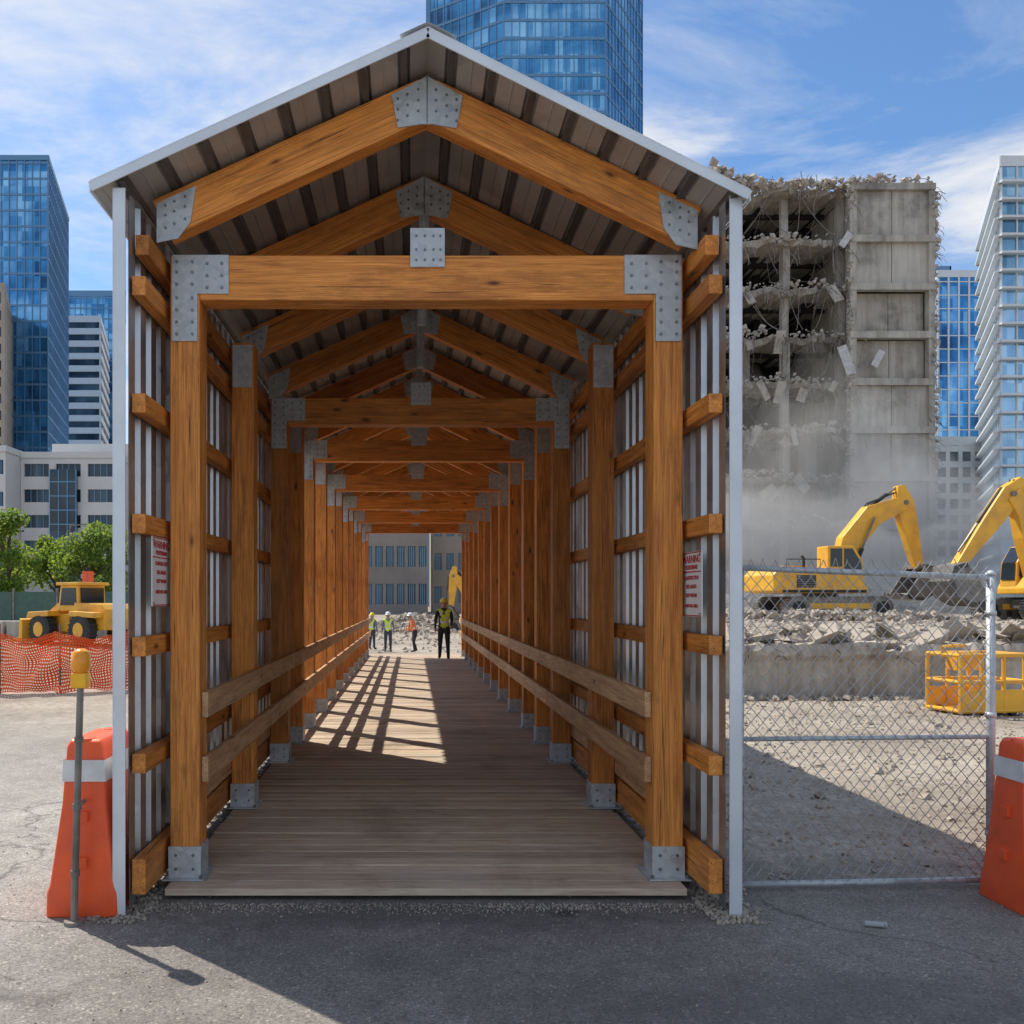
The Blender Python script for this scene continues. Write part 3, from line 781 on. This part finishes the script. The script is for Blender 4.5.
# ---------------------------------------------------------------- demolished building
db=root('demolished_building')
D=62.0; s_=D/F
def X(px): return (px-412)*s_
def Z(py): return 1.7+(599-py)*s_
x0,xm,x1,x2=X(700),X(793),X(851),X(934)
fl=[Z(y) for y in(184,236,284,332,379,427,475,523,571)]
q=MB(); rb=random.Random(11)
def jag(mb,xa,xb,z,th,depth0,back,amp,mi=0):
    n=max(4,int((xb-xa)/.28)); fr=[]
    for i in range(n+1):
        x=xa+(xb-xa)*i/n; fr.append((x,depth0+amp*(.5+.7*noise.noise(Vector((x*.5,z,0))))+.5*rb.random()**2))
    tz=[rb.uniform(-.14,.05)-.35*max(0,noise.noise(Vector((x*.6,z*3,4)))) for x,_ in fr]
    vs=[];k=n+1
    for (x,y),t in zip(fr,tz): vs.append((x,y,z+t*.5))
    for (x,y),t in zip(fr,tz): vs.append((x,y+rb.uniform(-.1,.3),z-th+t))
    for (x,y) in fr: vs.append((x,back,z))
    for (x,y) in fr: vs.append((x,back,z-th))
    fs=[]
    for i in range(n):
        fs+= [(i,i+1,k+i+1,k+i),(i,2*k+i,2*k+i+1,i+1),(k+i,k+i+1,3*k+i+1,3*k+i)]
    mb.add(vs,fs,mi)
for i,z in enumerate(fl):
    jag(q,x0,x1+.3,z,.36,D-.3,D+13,1.8)
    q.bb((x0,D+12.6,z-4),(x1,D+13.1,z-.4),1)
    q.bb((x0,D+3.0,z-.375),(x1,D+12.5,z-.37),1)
for xx in(x0+.4,X(745),xm,x1-.1):
    for i in range(len(fl)-1):
        q.bb((xx-.26,D+1.2+rb.uniform(-.2,.2),fl[i+1]),(xx+.26,D+1.75,fl[i]-.36),0)
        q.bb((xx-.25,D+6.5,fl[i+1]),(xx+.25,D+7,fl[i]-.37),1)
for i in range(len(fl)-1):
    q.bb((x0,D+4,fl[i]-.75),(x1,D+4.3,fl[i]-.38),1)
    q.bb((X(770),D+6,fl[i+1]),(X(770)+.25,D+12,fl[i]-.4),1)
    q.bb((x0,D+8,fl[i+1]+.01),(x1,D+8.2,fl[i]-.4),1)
    if i in(5,): q.bb((X(818),D+3,fl[i+1]),(X(836),D+3.25,fl[i]-.38),0)
    if i in(3,6): q.bb((X(752),D+3,fl[i+1]),(X(766),D+3.25,fl[i]-.38),0)
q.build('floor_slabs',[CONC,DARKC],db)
q=MB()
for i in range(len(fl)-1):
    zt=fl[i]; zb_=fl[i+1]
    q.bb((x1-.15,D-.25,zt-.5),(x2,D+.25,zt-(.0 if i else .03)),0)
    rec={0:.1,1:.12,2:.6,3:.5,4:.1}.get(i,.15)
    q.bb((x1+.35,D+rec,zb_+.002),(x2-.45,D+rec+.3,zt-.502),1 if i in(2,3) else 0)
    q.bb((x1-.15,D-.15,zb_+.002),(x1+.35,D+.4,zt-.502),0); q.bb((x2-.45,D-.15,zb_+.002),(x2,D+.4,zt-.502),0)
    q.bb(((x1+x2)/2-.015,D+rec-.012,zb_+.01),((x1+x2)/2+.015,D+rec-.002,zt-.51),2)
q.bb((x1+.2,D+.92,0),(x1+.5,D+13,fl[0]-.5),0); q.bb((x2-.3,D+.41,0),(x2-.01,D+13,fl[0]-.02),0)
q.bb((x1+.51,D+12.7,0),(x2-.31,D+13,fl[0]-.5),0); q.bb((x1+.51,D+.95,fl[0]-.4),(x2-.31,D+12.6,fl[0]-.1),0)
q.bb((x1-.1,D+.3,0),(x2-.05,D+.6,fl[-1]+.002),0)
q.build('concrete_bay',[CONC2,CONC,DARKC],db)
q=MB()
for k in range(1200):
    i=rb.randrange(len(fl)); x=rb.uniform(x0,x1); q.chunk((x,D+abs(rb.gauss(.5,1)),fl[i]+rb.uniform(-.3,.2)),rb.uniform(.1,.38),0,.7,rb)
for k in range(200):
    i=rb.randrange(1,len(fl)); cx=X(735)+ (x1-X(735))*((i*.37)%1); q.chunk((cx+rb.gauss(0,.9),D+abs(rb.gauss(1,1)),fl[i]+rb.uniform(0,.5)),rb.uniform(.15,.55),0,.7,rb)
for k in range(900):
    x=rb.uniform(x0,x2); hm=.35+.6*max(0,noise.noise(Vector((x*.5,2,2))))+.9*math.exp(-((x-X(716))/1.6)**2)+.35*math.exp(-((x-X(905))/1.2)**2)
    q.chunk((x,D+rb.uniform(-.2,4),fl[0]+rb.uniform(-.2,1)*hm),rb.uniform(.2,.7),0,.6,rb)
for k in range(130):
    x=X(718)+rb.gauss(0,.8); q.chunk((x,D+rb.uniform(0,2),fl[0]+rb.uniform(.2,1.9)*(1-min(1,abs(x-X(718))/2.6))),rb.uniform(.3,.9),0,.5,rb)
for k in range(420):
    z=rb.uniform(2,fl[0]); q.chunk((x2+rb.gauss(0,.14),D+rb.uniform(-.2,.4),z),rb.uniform(.12,.5),0,1,rb)
for k in range(300):
    z=rb.uniform(2,fl[0]); q.chunk((x1+rb.gauss(-.1,.12),D+rb.uniform(-.3,.2),z),rb.uniform(.12,.4),0,1,rb)
for k in range(18):
    i=rb.randrange(1,len(fl)); x=rb.uniform(X(735),x1); z=fl[i]-rb.uniform(.5,1.3)
    M=Matrix.Rotation(rb.uniform(-.9,.9),3,'Y')@Matrix.Rotation(rb.uniform(-.5,.5),3,'X')
    q.box((x,D+rb.uniform(-.1,.8),z),(rb.uniform(.2,.8),.12,rb.uniform(.6,1.8)),0,0,M)
q.build('debris',DEBR,db)
q=MB()
q.box((X(875),D-.4,Z(360)),(.5,.06,1.3),0,0,Matrix.Rotation(.5,3,'Y')); q.box((X(843),D-.5,Z(362)),(.7,.06,2.2),0,0,Matrix.Rotation(-.35,3,'Y')); q.box((X(843),D-.4,Z(242)),(.5,.06,1.2),0,0,Matrix.Rotation(.6,3,'Y'))
q.build('hanging_panels',SLABP,db)
q=MB()
def wire(x,y,z,n,step,d,g_,rs=(.014,.018,.026),sp_=.3):
    pts=[Vector((x,y,z))]
    for i in range(n): pts.append(pts[-1]+d*step); d=(d+Vector((rb.uniform(-sp_,sp_),rb.uniform(-.2,.2),g_+rb.uniform(-.15,.15)))).normalized()
    q.tube(pts,rb.choice(rs),3,rb.randrange(2),cap=False)
for k in range(430):
    i=rb.randrange(len(fl)); x=rb.uniform(X(720),x1+.3)
    wire(x,D+rb.uniform(-.1,.9),fl[i]-rb.uniform(.1,.4),rb.randint(3,9),rb.uniform(.16,.34),Vector((rb.uniform(-.8,.8),-.3,rb.uniform(-1,-.2))).normalized(),-.3)
for k in range(80):
    i=rb.randrange(len(fl)-1); xa=rb.uniform(X(735),x1); xb=min(x1+.2,max(X(735),xa+rb.uniform(-3,3))); 
    pts=[]; dr=rb.uniform(.3,1.3)
    for t in range(9):
        u_=t/8; pts.append((xa+(xb-xa)*u_,D+.3,fl[i]-.3+(fl[i+1]-fl[i]+.5)*u_*.98-dr*math.sin(u_*math.pi)))
    q.tube(pts,.02,3,rb.randrange(2),cap=False)
for k in range(60):
    x=rb.uniform(x0,x2); wire(x,D+rb.uniform(-.2,2),fl[0]+.2,rb.randint(3,6),rb.uniform(.12,.22),Vector((rb.uniform(-1,1),-.3,rb.uniform(.1,.9))).normalized(),-.2)
for k in range(120):
    z=rb.uniform(6,fl[0]); wire(x2-.1,D+rb.uniform(-.2,.3),z,rb.randint(3,6),rb.uniform(.12,.2),Vector((1,-.3,rb.uniform(-.5,.3))).normalized(),-.35)
q.build('hanging_rebar',[RUST,WIRE],db)
q=MB()
for x in range(0,14):
    xx=X(765)+x*.38; q.tube([(xx,D+1.5,fl[0]),(xx,D+1.5,fl[0]+.9)],.03,4)
q.tube([(X(765),D+1.5,fl[0]+.9),(X(832),D+1.5,fl[0]+.85)],.035,4)
q.build('roof_railing',RUST,db)
def dustmat(name,den):
    m=bpy.data.materials.new(name); m.use_nodes=True; nt=m.node_tree
    for n in list(nt.nodes):
        if n.type!='OUTPUT_MATERIAL': nt.nodes.remove(n)
    out=nt.nodes[0]
    pv=N(nt,'ShaderNodeVolumeScatter'); pv.inputs['Color'].default_value=(1.0,.94,.86,1); pv.inputs['Anisotropy'].default_value=.35
    pv.inputs['Density'].default_value=den; nt.links.new(pv.outputs[0],out.inputs['Volume']); return m
def puff(c,rad,den,seed):
    bm=bmesh.new(); bmesh.ops.create_icosphere(bm,subdivisions=5,radius=1)
    for v in bm.verts:
        p=v.co.copy(); n1=noise.fractal(p*1.7+Vector((seed,0,0)),1,2,5); 
        v.co=Vector((p.x*rad[0],p.y*rad[1],p.z*rad[2]))*(1+.65*n1)+Vector(c)
        v.co.z=max(v.co.z,.55)
    me=bpy.data.meshes.new('dust_cloud'); bm.to_mesh(me); bm.free()
    for p in me.polygons: p.use_smooth=True
    me.materials.append(dustmat('dust',den)); o=bpy.data.objects.new('dust_cloud',me); sc.collection.objects.link(o)
puff((29.5,54,5),(12,4.5,9.5),.055,1.3)
puff((29,49,3),(14,5.0,6.0),.13,5.7)
puff((25.5,57,9),(4.5,2.6,7.0),.05,9.1)
# ---------------------------------------------------------------- towers
def glassmat(name,c0,c1,c2,pane=(1.5,1.5,3.6),metal=.55,rough=.12,big=.02):
    m,nt,b=newmat(name); tc=N(nt,'ShaderNodeTexCoord')
    ad=N(nt,'ShaderNodeVectorMath',operation='ADD'); nt.links.new(tc.outputs['Object'],ad.inputs[0]); ad.inputs[1].default_value=(.37,.41,.0)
    dv=N(nt,'ShaderNodeVectorMath',operation='DIVIDE'); nt.links.new(ad.outputs[0],dv.inputs[0]); dv.inputs[1].default_value=pane
    fl_=N(nt,'ShaderNodeVectorMath',operation='FLOOR'); nt.links.new(dv.outputs[0],fl_.inputs[0])
    wn=N(nt,'ShaderNodeTexWhiteNoise'); nt.links.new(fl_.outputs[0],wn.inputs['Vector'])
    bn=noise_(nt,tc.outputs['Object'],big,5,.6,1.2)  # broad noise paints cloud and building reflections into the glass colour
    f=math_(nt,'ADD',math_(nt,'MULTIPLY',wn.outputs['Value'],.4),math_(nt,'MULTIPLY_ADD',bn,2.8,-1.05))
    r=ramp(nt,[(.1,c0),(.5,c1),(.95,c2)],f)
    nt.links.new(r.outputs[0],b.inputs['Base Color']); b.inputs['Metallic'].default_value=metal; b.inputs['Roughness'].default_value=rough
    gm=N(nt,'ShaderNodeNewGeometry'); sb=N(nt,'ShaderNodeVectorMath',operation='SUBTRACT'); nt.links.new(wn.outputs['Color'],sb.inputs[0]); sb.inputs[1].default_value=(.5,.5,.5)
    ma=N(nt,'ShaderNodeVectorMath',operation='MULTIPLY_ADD'); nt.links.new(sb.outputs[0],ma.inputs[0]); ma.inputs[1].default_value=(.06,.06,.06); nt.links.new(gm.outputs['Normal'],ma.inputs[2])
    nz_=N(nt,'ShaderNodeVectorMath',operation='NORMALIZE'); nt.links.new(ma.outputs[0],nz_.inputs[0]); nt.links.new(nz_.outputs[0],b.inputs['Normal'])
    return m
G1=glassmat('blue_curtain_glass',(.014,.07,.17),(.055,.27,.56),(.34,.68,.95))
G2=glassmat('pale_curtain_glass',(.08,.20,.32),(.22,.42,.60),(.55,.74,.88))
G3=glassmat('grey_window_glass',(.02,.025,.03),(.04,.06,.08),(.12,.17,.2),(3,3,3.6),.3)
MULL=simple('mullion_metal',(.14,.28,.44),.4,.4,.1)
MULW=simple('mullion_white',(.70,.73,.75),.5,0,.1)
BEI=simple('beige_stone',(.42,.36,.30),.8,0,.2,.3)
GRYF=simple('grey_facade',(.60,.60,.59),.8,0,.12,.2)
def tower(name,poly,h,glass,mull,floor=3.6,bay=1.5,band=.5,fin=.18,bandd=.12,crown=2.0,z0=0):
    r=root(name,(poly[0][0],poly[0][1],0)); O=Vector(poly[0]); P=[Vector(p)-O for p in poly]
    q=MB(); q.prism([tuple(p) for p in P],z0,h,0,'z'); q.build('curtain_wall',glass,r)
    q=MB(); n=len(P); cen=sum(P,Vector((0,0)))/n
    for i in range(n):
        a=P[i];b_=P[(i+1)%n]; d=b_-a; Lg=d.length; d.normalize(); nn_=Vector((d.y,-d.x))
        if nn_.dot((a+b_)/2-cen)<0: nn_=-nn_
        ang=math.atan2(d.y,d.x)
        k=max(1,round(Lg/bay))
        for j in range(k+1):
            p=a+d*(Lg*j/k)+nn_*.05
            q.box((p.x,p.y,(h+z0)/2),(fin,.3,h-z0),0,ang)
        z=floor+z0
        while z<h-.3:
            c=(a+b_)/2+nn_*(bandd/2-.05); q.box((c.x,c.y,z),(Lg+bandd,bandd+.1,band),0,ang); z+=floor
        c=(a+b_)/2; q.box((c.x,c.y,h+crown/2-.1),(Lg+.5,.5,crown),0,ang)
    q.prism([tuple(cen+(p-cen)*.6) for p in P],h,h+crown*.7,0,'z')
    q.build('mullions_and_bands',mull,r)
    return r
def TX(px,d): return (px-412)*d/F
def TZ(py,d): return 1.7+(599-py)*d/F
def quad(a,b_,d,c,e,d2):
    return [(TX(a,d),d),(TX(b_,d),d),(TX(e,d2),d2),(TX(c,d2),d2)]
d=170
tower('glass_skyscraper',[(TX(430,d+6),d+6),(TX(503,d),d-2),(TX(603,d),d-2),(TX(642,d+14),d+14),(TX(642,d+14),d+45),(TX(430,d+6),d+45)],165,G1,MULL,3.7,1.6,.55,.16)
tower('glass_skyscraper',quad(-45,48,200,-60,68,232),TZ(160,200),G1,MULL,3.8,1.8,.5,.2,.12,1.2)
tower('glass_office_tower',quad(64,125,300,67,125,330),TZ(296,300),G1,MULL,3.8,2.0,.5,.25)
tower('banded_office_tower',quad(58,100,262,58,108,290),TZ(322,262),G3,MULW,3.9,9,1.9,.3,.5)
tower('stone_office_tower',quad(-50,4,180,-50,11,200),TZ(292,180),G3,BEI,3.6,2.4,1.5,1.0)
tower('balcony_apartment_tower',quad(1001,1110,160,981,1080,190),TZ(166,160),G2,MULW,3.4,3.2,.45,.25,1.1)
tower('glass_office_tower',quad(938,979,235,925,979,262),TZ(277,235),G1,MULW,3.8,3.2,.3,.5)
tower('glass_office_tower',[(TX(915,275),275),(TX(950,275),275),(TX(950,275),300),(TX(915,275),300)],TZ(272,275),G1,MULL,3.8,3.0,.3,.5)
tower('grey_office_block',quad(935,1010,190,930,1010,210),TZ(445,190),G3,GRYF,3.6,3,1.4,.9)
tower('grey_office_block',quad(700,1200,240,700,1200,260),TZ(520,240),G3,GRYF,3.6,3,1.4,.9)
def office(name,xa,xb,d,dep,h,floors,bays,wall,glass,wf=.62,hf=.5):
    r=root(name,(xa,d,0)); Wd=xb-xa
    q=MB(); q.bb((0,.4,0),(Wd,dep,h),0)
    fh=h/floors; bw=Wd/bays
    for i in range(floors):
        z=i*fh; q.bb((0,0,z),(Wd,.4,z+fh*(1-hf)*.55),0); q.bb((0,0,z+fh*(1-(1-hf)*.45)),(Wd,.4,z+fh),0)
        for j in range(bays+1):
            x=j*bw; ww=bw*(1-wf)/2
            q.bb((max(0,x-ww),.003,z+fh*(1-hf)*.55),(min(Wd,x+ww),.397,z+fh*(1-(1-hf)*.45)),0)
    q.bb((-.2,-.2,h),(Wd+.2,dep,h+.8),0)
    q.build('walls',wall,r)
    q=MB(); q.bb((.05,.3,.2),(Wd-.05,.39,h-.2)); q.build('windows',glass,r)
    q=MB()
    for i in range(floors):
        z=i*fh+fh*(1-hf)*.55
        for j in range(bays):
            for t in(.25,.5,.75): 
                x=j*bw+bw*(1-wf)/2+t*bw*wf; q.bb((x-.05,.22,z),(x+.05,.3,z+fh*hf))
    q.build('window_frames',MULL,r)
    return r
d=112
office('office_building',TX(-30,d),TX(20,d),d-4,12,TZ(457,d),5,3,GRYF,G3,.75,.45)
o=office('office_building',TX(20.5,d),TX(116,d),d,12,TZ(458,d),6,3,GRYF,G3,.78,.5)
ox=o.location.x
q=MB(); q.bb((TX(36,d)-ox,5,TZ(458,d)+.8),(TX(118,d)-ox,11.5,TZ(437,d))); q.build('plant_room',GRYF,o)
q=MB(); xa=TX(52,d)-ox; xb=TX(78,d)-ox; q.bb((xa,-.6,3),(xb,-.21,TZ(470,d)),0)
for k in range(8): q.bb((xa-.05,-.68,4+k*1.9),(xb+.05,-.61,4.15+k*1.9),1)
for k in range(4): q.bb((xa+(xb-xa)*k/3-.06,-.7,3),(xa+(xb-xa)*k/3+.06,-.605,TZ(470,d)),1)
q.build('glazed_bay',[G3,MULL],o)
d=96
office('brick_office_building',TX(330,d),TX(428,d),d,16,13,3,9,simple('grey_brown_brick',(.28,.25,.23),.85,0,.25,.3),G3,.7,.55)
office('office_building',TX(432,d+10),TX(600,d+10),d+10,16,17,4,14,BEI,G3,.6,.5)
office('office_building',TX(150,d+30),TX(325,d+30),d+30,16,16,4,14,GRYF,G3,.6,.5)
r=root('site_hoarding')
q=MB(); x=-34
while x<-13.5: q.bb((x,46,.15),(x+2.3,46.06,2.1)); q.bb((x-.05,45.95,0),(x+.05,46.1,2.3),1); x+=2.4
q.build('panels',[simple('green_hoarding',(.08,.15,.12),.8),STEEL],r)
q=MB()
for k in range(9): q.bb((-26+k*1.7,36+R(-.2,.2),-.05),(-24.4+k*1.7,36.6,.75))
q.build('concrete_barrier_row',CONC2,None,.04)
q=MB(); q.tube([(TX(88,42),42,0),(TX(88,42),42,3)],.05,6,1); q.box((TX(88,42),42,2.6),(.55,.08,1.0),0); q.build('red_site_banner',[ORG,STEEL])
q=MB()
p=PX(70,520,60); q.tube([(p.x,60,0),(p.x,60,7)],.07,6); q.beam((p.x,60,7),(p.x+1.4,60,7.1),.15,.08); q.build('street_lamp',STEEL)
# ---------------------------------------------------------------- trees
def leafmat(n,c):
    m,nt,b=newmat(n); v=coords(nt); r=ramp(nt,[(.3,tuple(x*.7 for x in c)),(.7,c)],noise_(nt,v,2,3))
    nt.links.new(r.outputs[0],b.inputs['Base Color']); b.inputs['Roughness'].default_value=.55
    t=N(nt,'ShaderNodeBsdfTranslucent'); t.inputs[0].default_value=(c[0]*2.2,c[1]*1.9,c[2]*1.2,1)
    mx=N(nt,'ShaderNodeMixShader'); mx.inputs[0].default_value=.5
    out=nt.nodes['Material Output']; nt.links.new(b.outputs[0],mx.inputs[1]); nt.links.new(t.outputs[0],mx.inputs[2]); nt.links.new(mx.outputs[0],out.inputs[0]); return m
LEAF=[leafmat('leaf_a',(.12,.20,.035)),leafmat('leaf_b',(.08,.15,.025)),leafmat('leaf_c',(.19,.27,.05))]
BARK=simple('bark',(.10,.075,.05),.9)
def tree(x,y,h,cr,seed,n=5200):
    t=random.Random(seed); r=root('tree',(x,y,0))
    q=MB(); q.tube([(0,0,-.1),(.05,0,h*.2),(0,.05,h*.45),(0,0,h*.8)],[.2,.15,.11,.03],8)
    cl=[]
    for k in range(15):
        a=t.uniform(0,6.28); z=h*t.uniform(.3,.95); rad=cr*t.uniform(.3,.9)*(1-abs(z/h-.55)*1.1)
        c=Vector((math.cos(a)*rad,math.sin(a)*rad,z)); cl.append((c,cr*t.uniform(.25,.48)))
        q.tube([(0,0,z*.62),(c.x*.5,c.y*.5,z*.86),tuple(c)],[.07,.045,.015],5)
    q.build('trunk_and_limbs',BARK,r)
    q=MB()
    for k in range(n):
        c,rad=t.choice(cl); d_=Vector((t.gauss(0,1),t.gauss(0,1),t.gauss(0,.8))); d_=d_.normalized()*rad*t.random()**.4
        p=c+d_; u=Vector((t.gauss(0,1),t.gauss(0,1),t.gauss(0,1))).normalized(); v=u.orthogonal().normalized(); s=t.uniform(.07,.15)
        q.add([p-u*s,p+v*s*.6,p+u*s,p-v*s*.6],[(0,1,2,3)],t.choice((0,0,1,2)))
    q.build('leaves',LEAF,r)
tree(TX(88,50),50,6.4,2.3,1); tree(TX(58,54),54,5.6,2.0,2); tree(TX(108,56),56,6.4,2.0,5); tree(TX(8,50),50,6.8,2.3,3); tree(TX(-14,56),56,7,2.2,4)
# ---------------------------------------------------------------- workers
def cloth(n,c): return simple(n,c,.85,0,.3,14)
def worker(loc,rz,H,vest,shirt,pants,hat,pose):
    r=root('construction_worker',loc,rz,H/1.8)
    J={'pel':(0,0,.95,.135),'sp':(0,0,1.13,.125),'ch':(0,.0,1.34,.145),'nk':(0,0,1.52,.06),'hd':(0,.015,1.63,.095),'ht':(0,.01,1.73,.085)}
    E=[('pel','sp',1),('sp','ch',1),('ch','nk',0),('nk','hd',3),('hd','ht',3)]
    for s,n in((-1,'L'),(1,'R')):
        p=pose[n]
        J['sh'+n]=(s*.185,0,1.44,.07)
        J['el'+n]=(s*p[0],p[1],p[2],.048); J['wr'+n]=(s*p[3],p[4],p[5],.032)
        wv=Vector(J['wr'+n][:3]);ev=Vector(J['el'+n][:3]); hv=wv+(wv-ev).normalized()*.08
        J['hn'+n]=(*hv,.036)
        q_=pose['leg'+n]
        J['hp'+n]=(s*.095,0,.88,.105); J['kn'+n]=(s*.11,q_[0],.49,.07); J['an'+n]=(s*.12,q_[1],.10,.05); J['to'+n]=(s*.13,q_[1]+.17,.05,.042)
        E+=[('ch','sh'+n,1),('sh'+n,'el'+n,0),('el'+n,'wr'+n,0),('wr'+n,'hn'+n,3),('pel','hp'+n,2),('hp'+n,'kn'+n,2),('kn'+n,'an'+n,2),('an'+n,'to'+n,4)]
    ln=pose.get('lean',0)
    def bend(v):
        x,y,z=v
        if z>.95 and ln:
            a=ln; dz=z-.95; return (x,y*math.cos(a)+dz*math.sin(a),.95+dz*math.cos(a)-y*math.sin(a))
        return (x,y,z)
    ks=list(J); me=bpy.data.meshes.new('body'); me.from_pydata([bend(J[k][:3]) for k in ks],[(ks.index(a),ks.index(b_)) for a,b_,_ in E],[])
    o=bpy.data.objects.new('body',me); sc.collection.objects.link(o)
    o.modifiers.new('s','SKIN')
    for i,k in enumerate(ks):
        sv_=me.skin_vertices[0].data[i]; rr_=J[k][3]; sv_.radius=(rr_*(1.15 if k in('pel','sp','ch') else 1),rr_*(.85 if k in('pel','sp','ch') else 1)); sv_.use_root=(k=='pel')
    o.modifiers.new('u','SUBSURF').levels=2
    dg=bpy.context.evaluated_depsgraph_get(); nm=bpy.data.meshes.new_from_object(o.evaluated_get(dg)); o.modifiers.clear(); o.data=nm; nm.materials.clear()
    for mm in [shirt,vest,pants,SKIN,BLK,WHT]: nm.materials.append(mm)
    segs=[(Vector(bend(J[a][:3])),Vector(bend(J[b_][:3])),m_) for a,b_,m_ in E]
    for p in nm.polygons:
        c=p.center; best=None
        for a,b_,m_ in segs:
            ab=b_-a; t=max(0,min(1,(c-a).dot(ab)/ab.length_squared)); d_=(c-a-ab*t).length
            if best is None or d_<best[0]: best=(d_,m_)
        p.material_index=best[1]; p.use_smooth=True
        if best[1]==1 and (1.06<c.z<1.11 or (1.15<c.z<1.42 and .07<abs(c.x)<.11)): p.material_index=5
    o.parent=r
    hd=Vector(bend((0,.012,1.68)))
    q=MB(); n=16; vs=[];fs=[]
    for j in range(6):
        a=j/5*math.pi/2; 
        for i in range(n):
            t=2*math.pi*i/n; vs.append((hd.x+.125*math.cos(a)*math.cos(t),hd.y+.15*math.cos(a)*math.sin(t),hd.z+.02+.13*math.sin(a)))
    for j in range(5):
        for i in range(n): fs.append((j*n+i,j*n+(i+1)%n,(j+1)*n+(i+1)%n,(j+1)*n+i))
    vs+=[(hd.x+.145*math.cos(2*math.pi*i/n),hd.y+(.17+.05*(math.sin(2*math.pi*i/n)>.4))*math.sin(2*math.pi*i/n),hd.z+.012) for i in range(n)]
    for i in range(n): fs.append((i,(i+1)%n,6*n+(i+1)%n,6*n+i))
    q.add(vs,fs); q.build('helmet',hat,r,smooth=True)
    q=MB()
    q.add([hd+Vector(v) for v in((-.014,.085,-.05),(.014,.085,-.05),(0,.125,-.055),(0,.09,-.005))],[(0,1,2),(0,2,3),(1,3,2)],0)
    for s in(-1,1):
        q.box(hd+Vector((s*.035,.092,-.015)),(.022,.012,.01),1); q.box(hd+Vector((s*.1,.0,-.03)),(.016,.035,.05),0)
    q.box(hd+Vector((0,.093,-.082)),(.045,.01,.01),2)
    q.build('face',[SKIN,BLK,REDP],r)
    q=MB()
    for n_ in 'LR':
        s=-1 if n_=='L' else 1
        wv=Vector(bend(J['wr'+n_][:3]));hv=Vector(bend(J['hn'+n_][:3])); d_=(hv-wv).normalized(); sd=Vector((0,1,0)); sd=(sd-d_*sd.dot(d_)).normalized(); inw=Vector((-s,0,0))
        for k,Lf in enumerate((.07,.08,.075,.06)):
            b0=hv+sd*(.028-.018*k)+d_*.01; q.tube([b0,b0+d_*Lf*.5,b0+d_*Lf*.85+inw*.018,b0+d_*Lf+inw*.04],[.010,.009,.008,.006],6)
        b0=wv+d_*.04+sd*.03; q.tube([b0,b0+d_*.03+sd*.025,b0+d_*.06+sd*.03+inw*.01],[.012,.010,.007],6)
    q.build('fingers',SKIN,r,smooth=True)
    return r
YV=cloth('lime_vest',(.7,.9,.07)); OV=cloth('orange_vest',(.95,.22,.04)); DK=cloth('dark_cloth',(.03,.03,.035)); NV=cloth('navy_trousers',(.05,.06,.09)); GY=cloth('grey_cloth',(.2,.2,.2))
HY=simple('yellow_helmet',(.85,.65,.05),.35); HWt=simple('white_helmet',(.75,.75,.75),.35)
stand=dict(L=(.25,-.03,1.16,.26,.04,.92),R=(.25,-.02,1.16,.27,.06,.92),legL=(.03,-.02),legR=(.01,.02))
walk=dict(L=(.25,-.12,1.18,.26,-.10,.93),R=(.24,.09,1.18,.22,.27,1.02),legL=(.12,.16),legR=(.02,-.2))
work=dict(L=(.26,.14,1.2,.14,.36,1.1),R=(.27,.12,1.2,.16,.34,1.02),legL=(.1,.06),legR=(.04,-.12),lean=.3)
worker((TX(444,22.3),22.3,DZ),0,1.64,YV,DK,DK,HY,walk)
worker((TX(388,36),36,gh(-1,36)),math.pi,1.74,YV,GY,NV,HWt,stand)
worker((TX(372,38),38,gh(-1.5,38)),-.5,1.68,YV,GY,NV,HY,stand)
worker((TX(415,36),36,gh(0,36)),math.pi*.6,1.74,OV,cloth('orange_shirt',(.8,.2,.05)),DK,HWt,work)
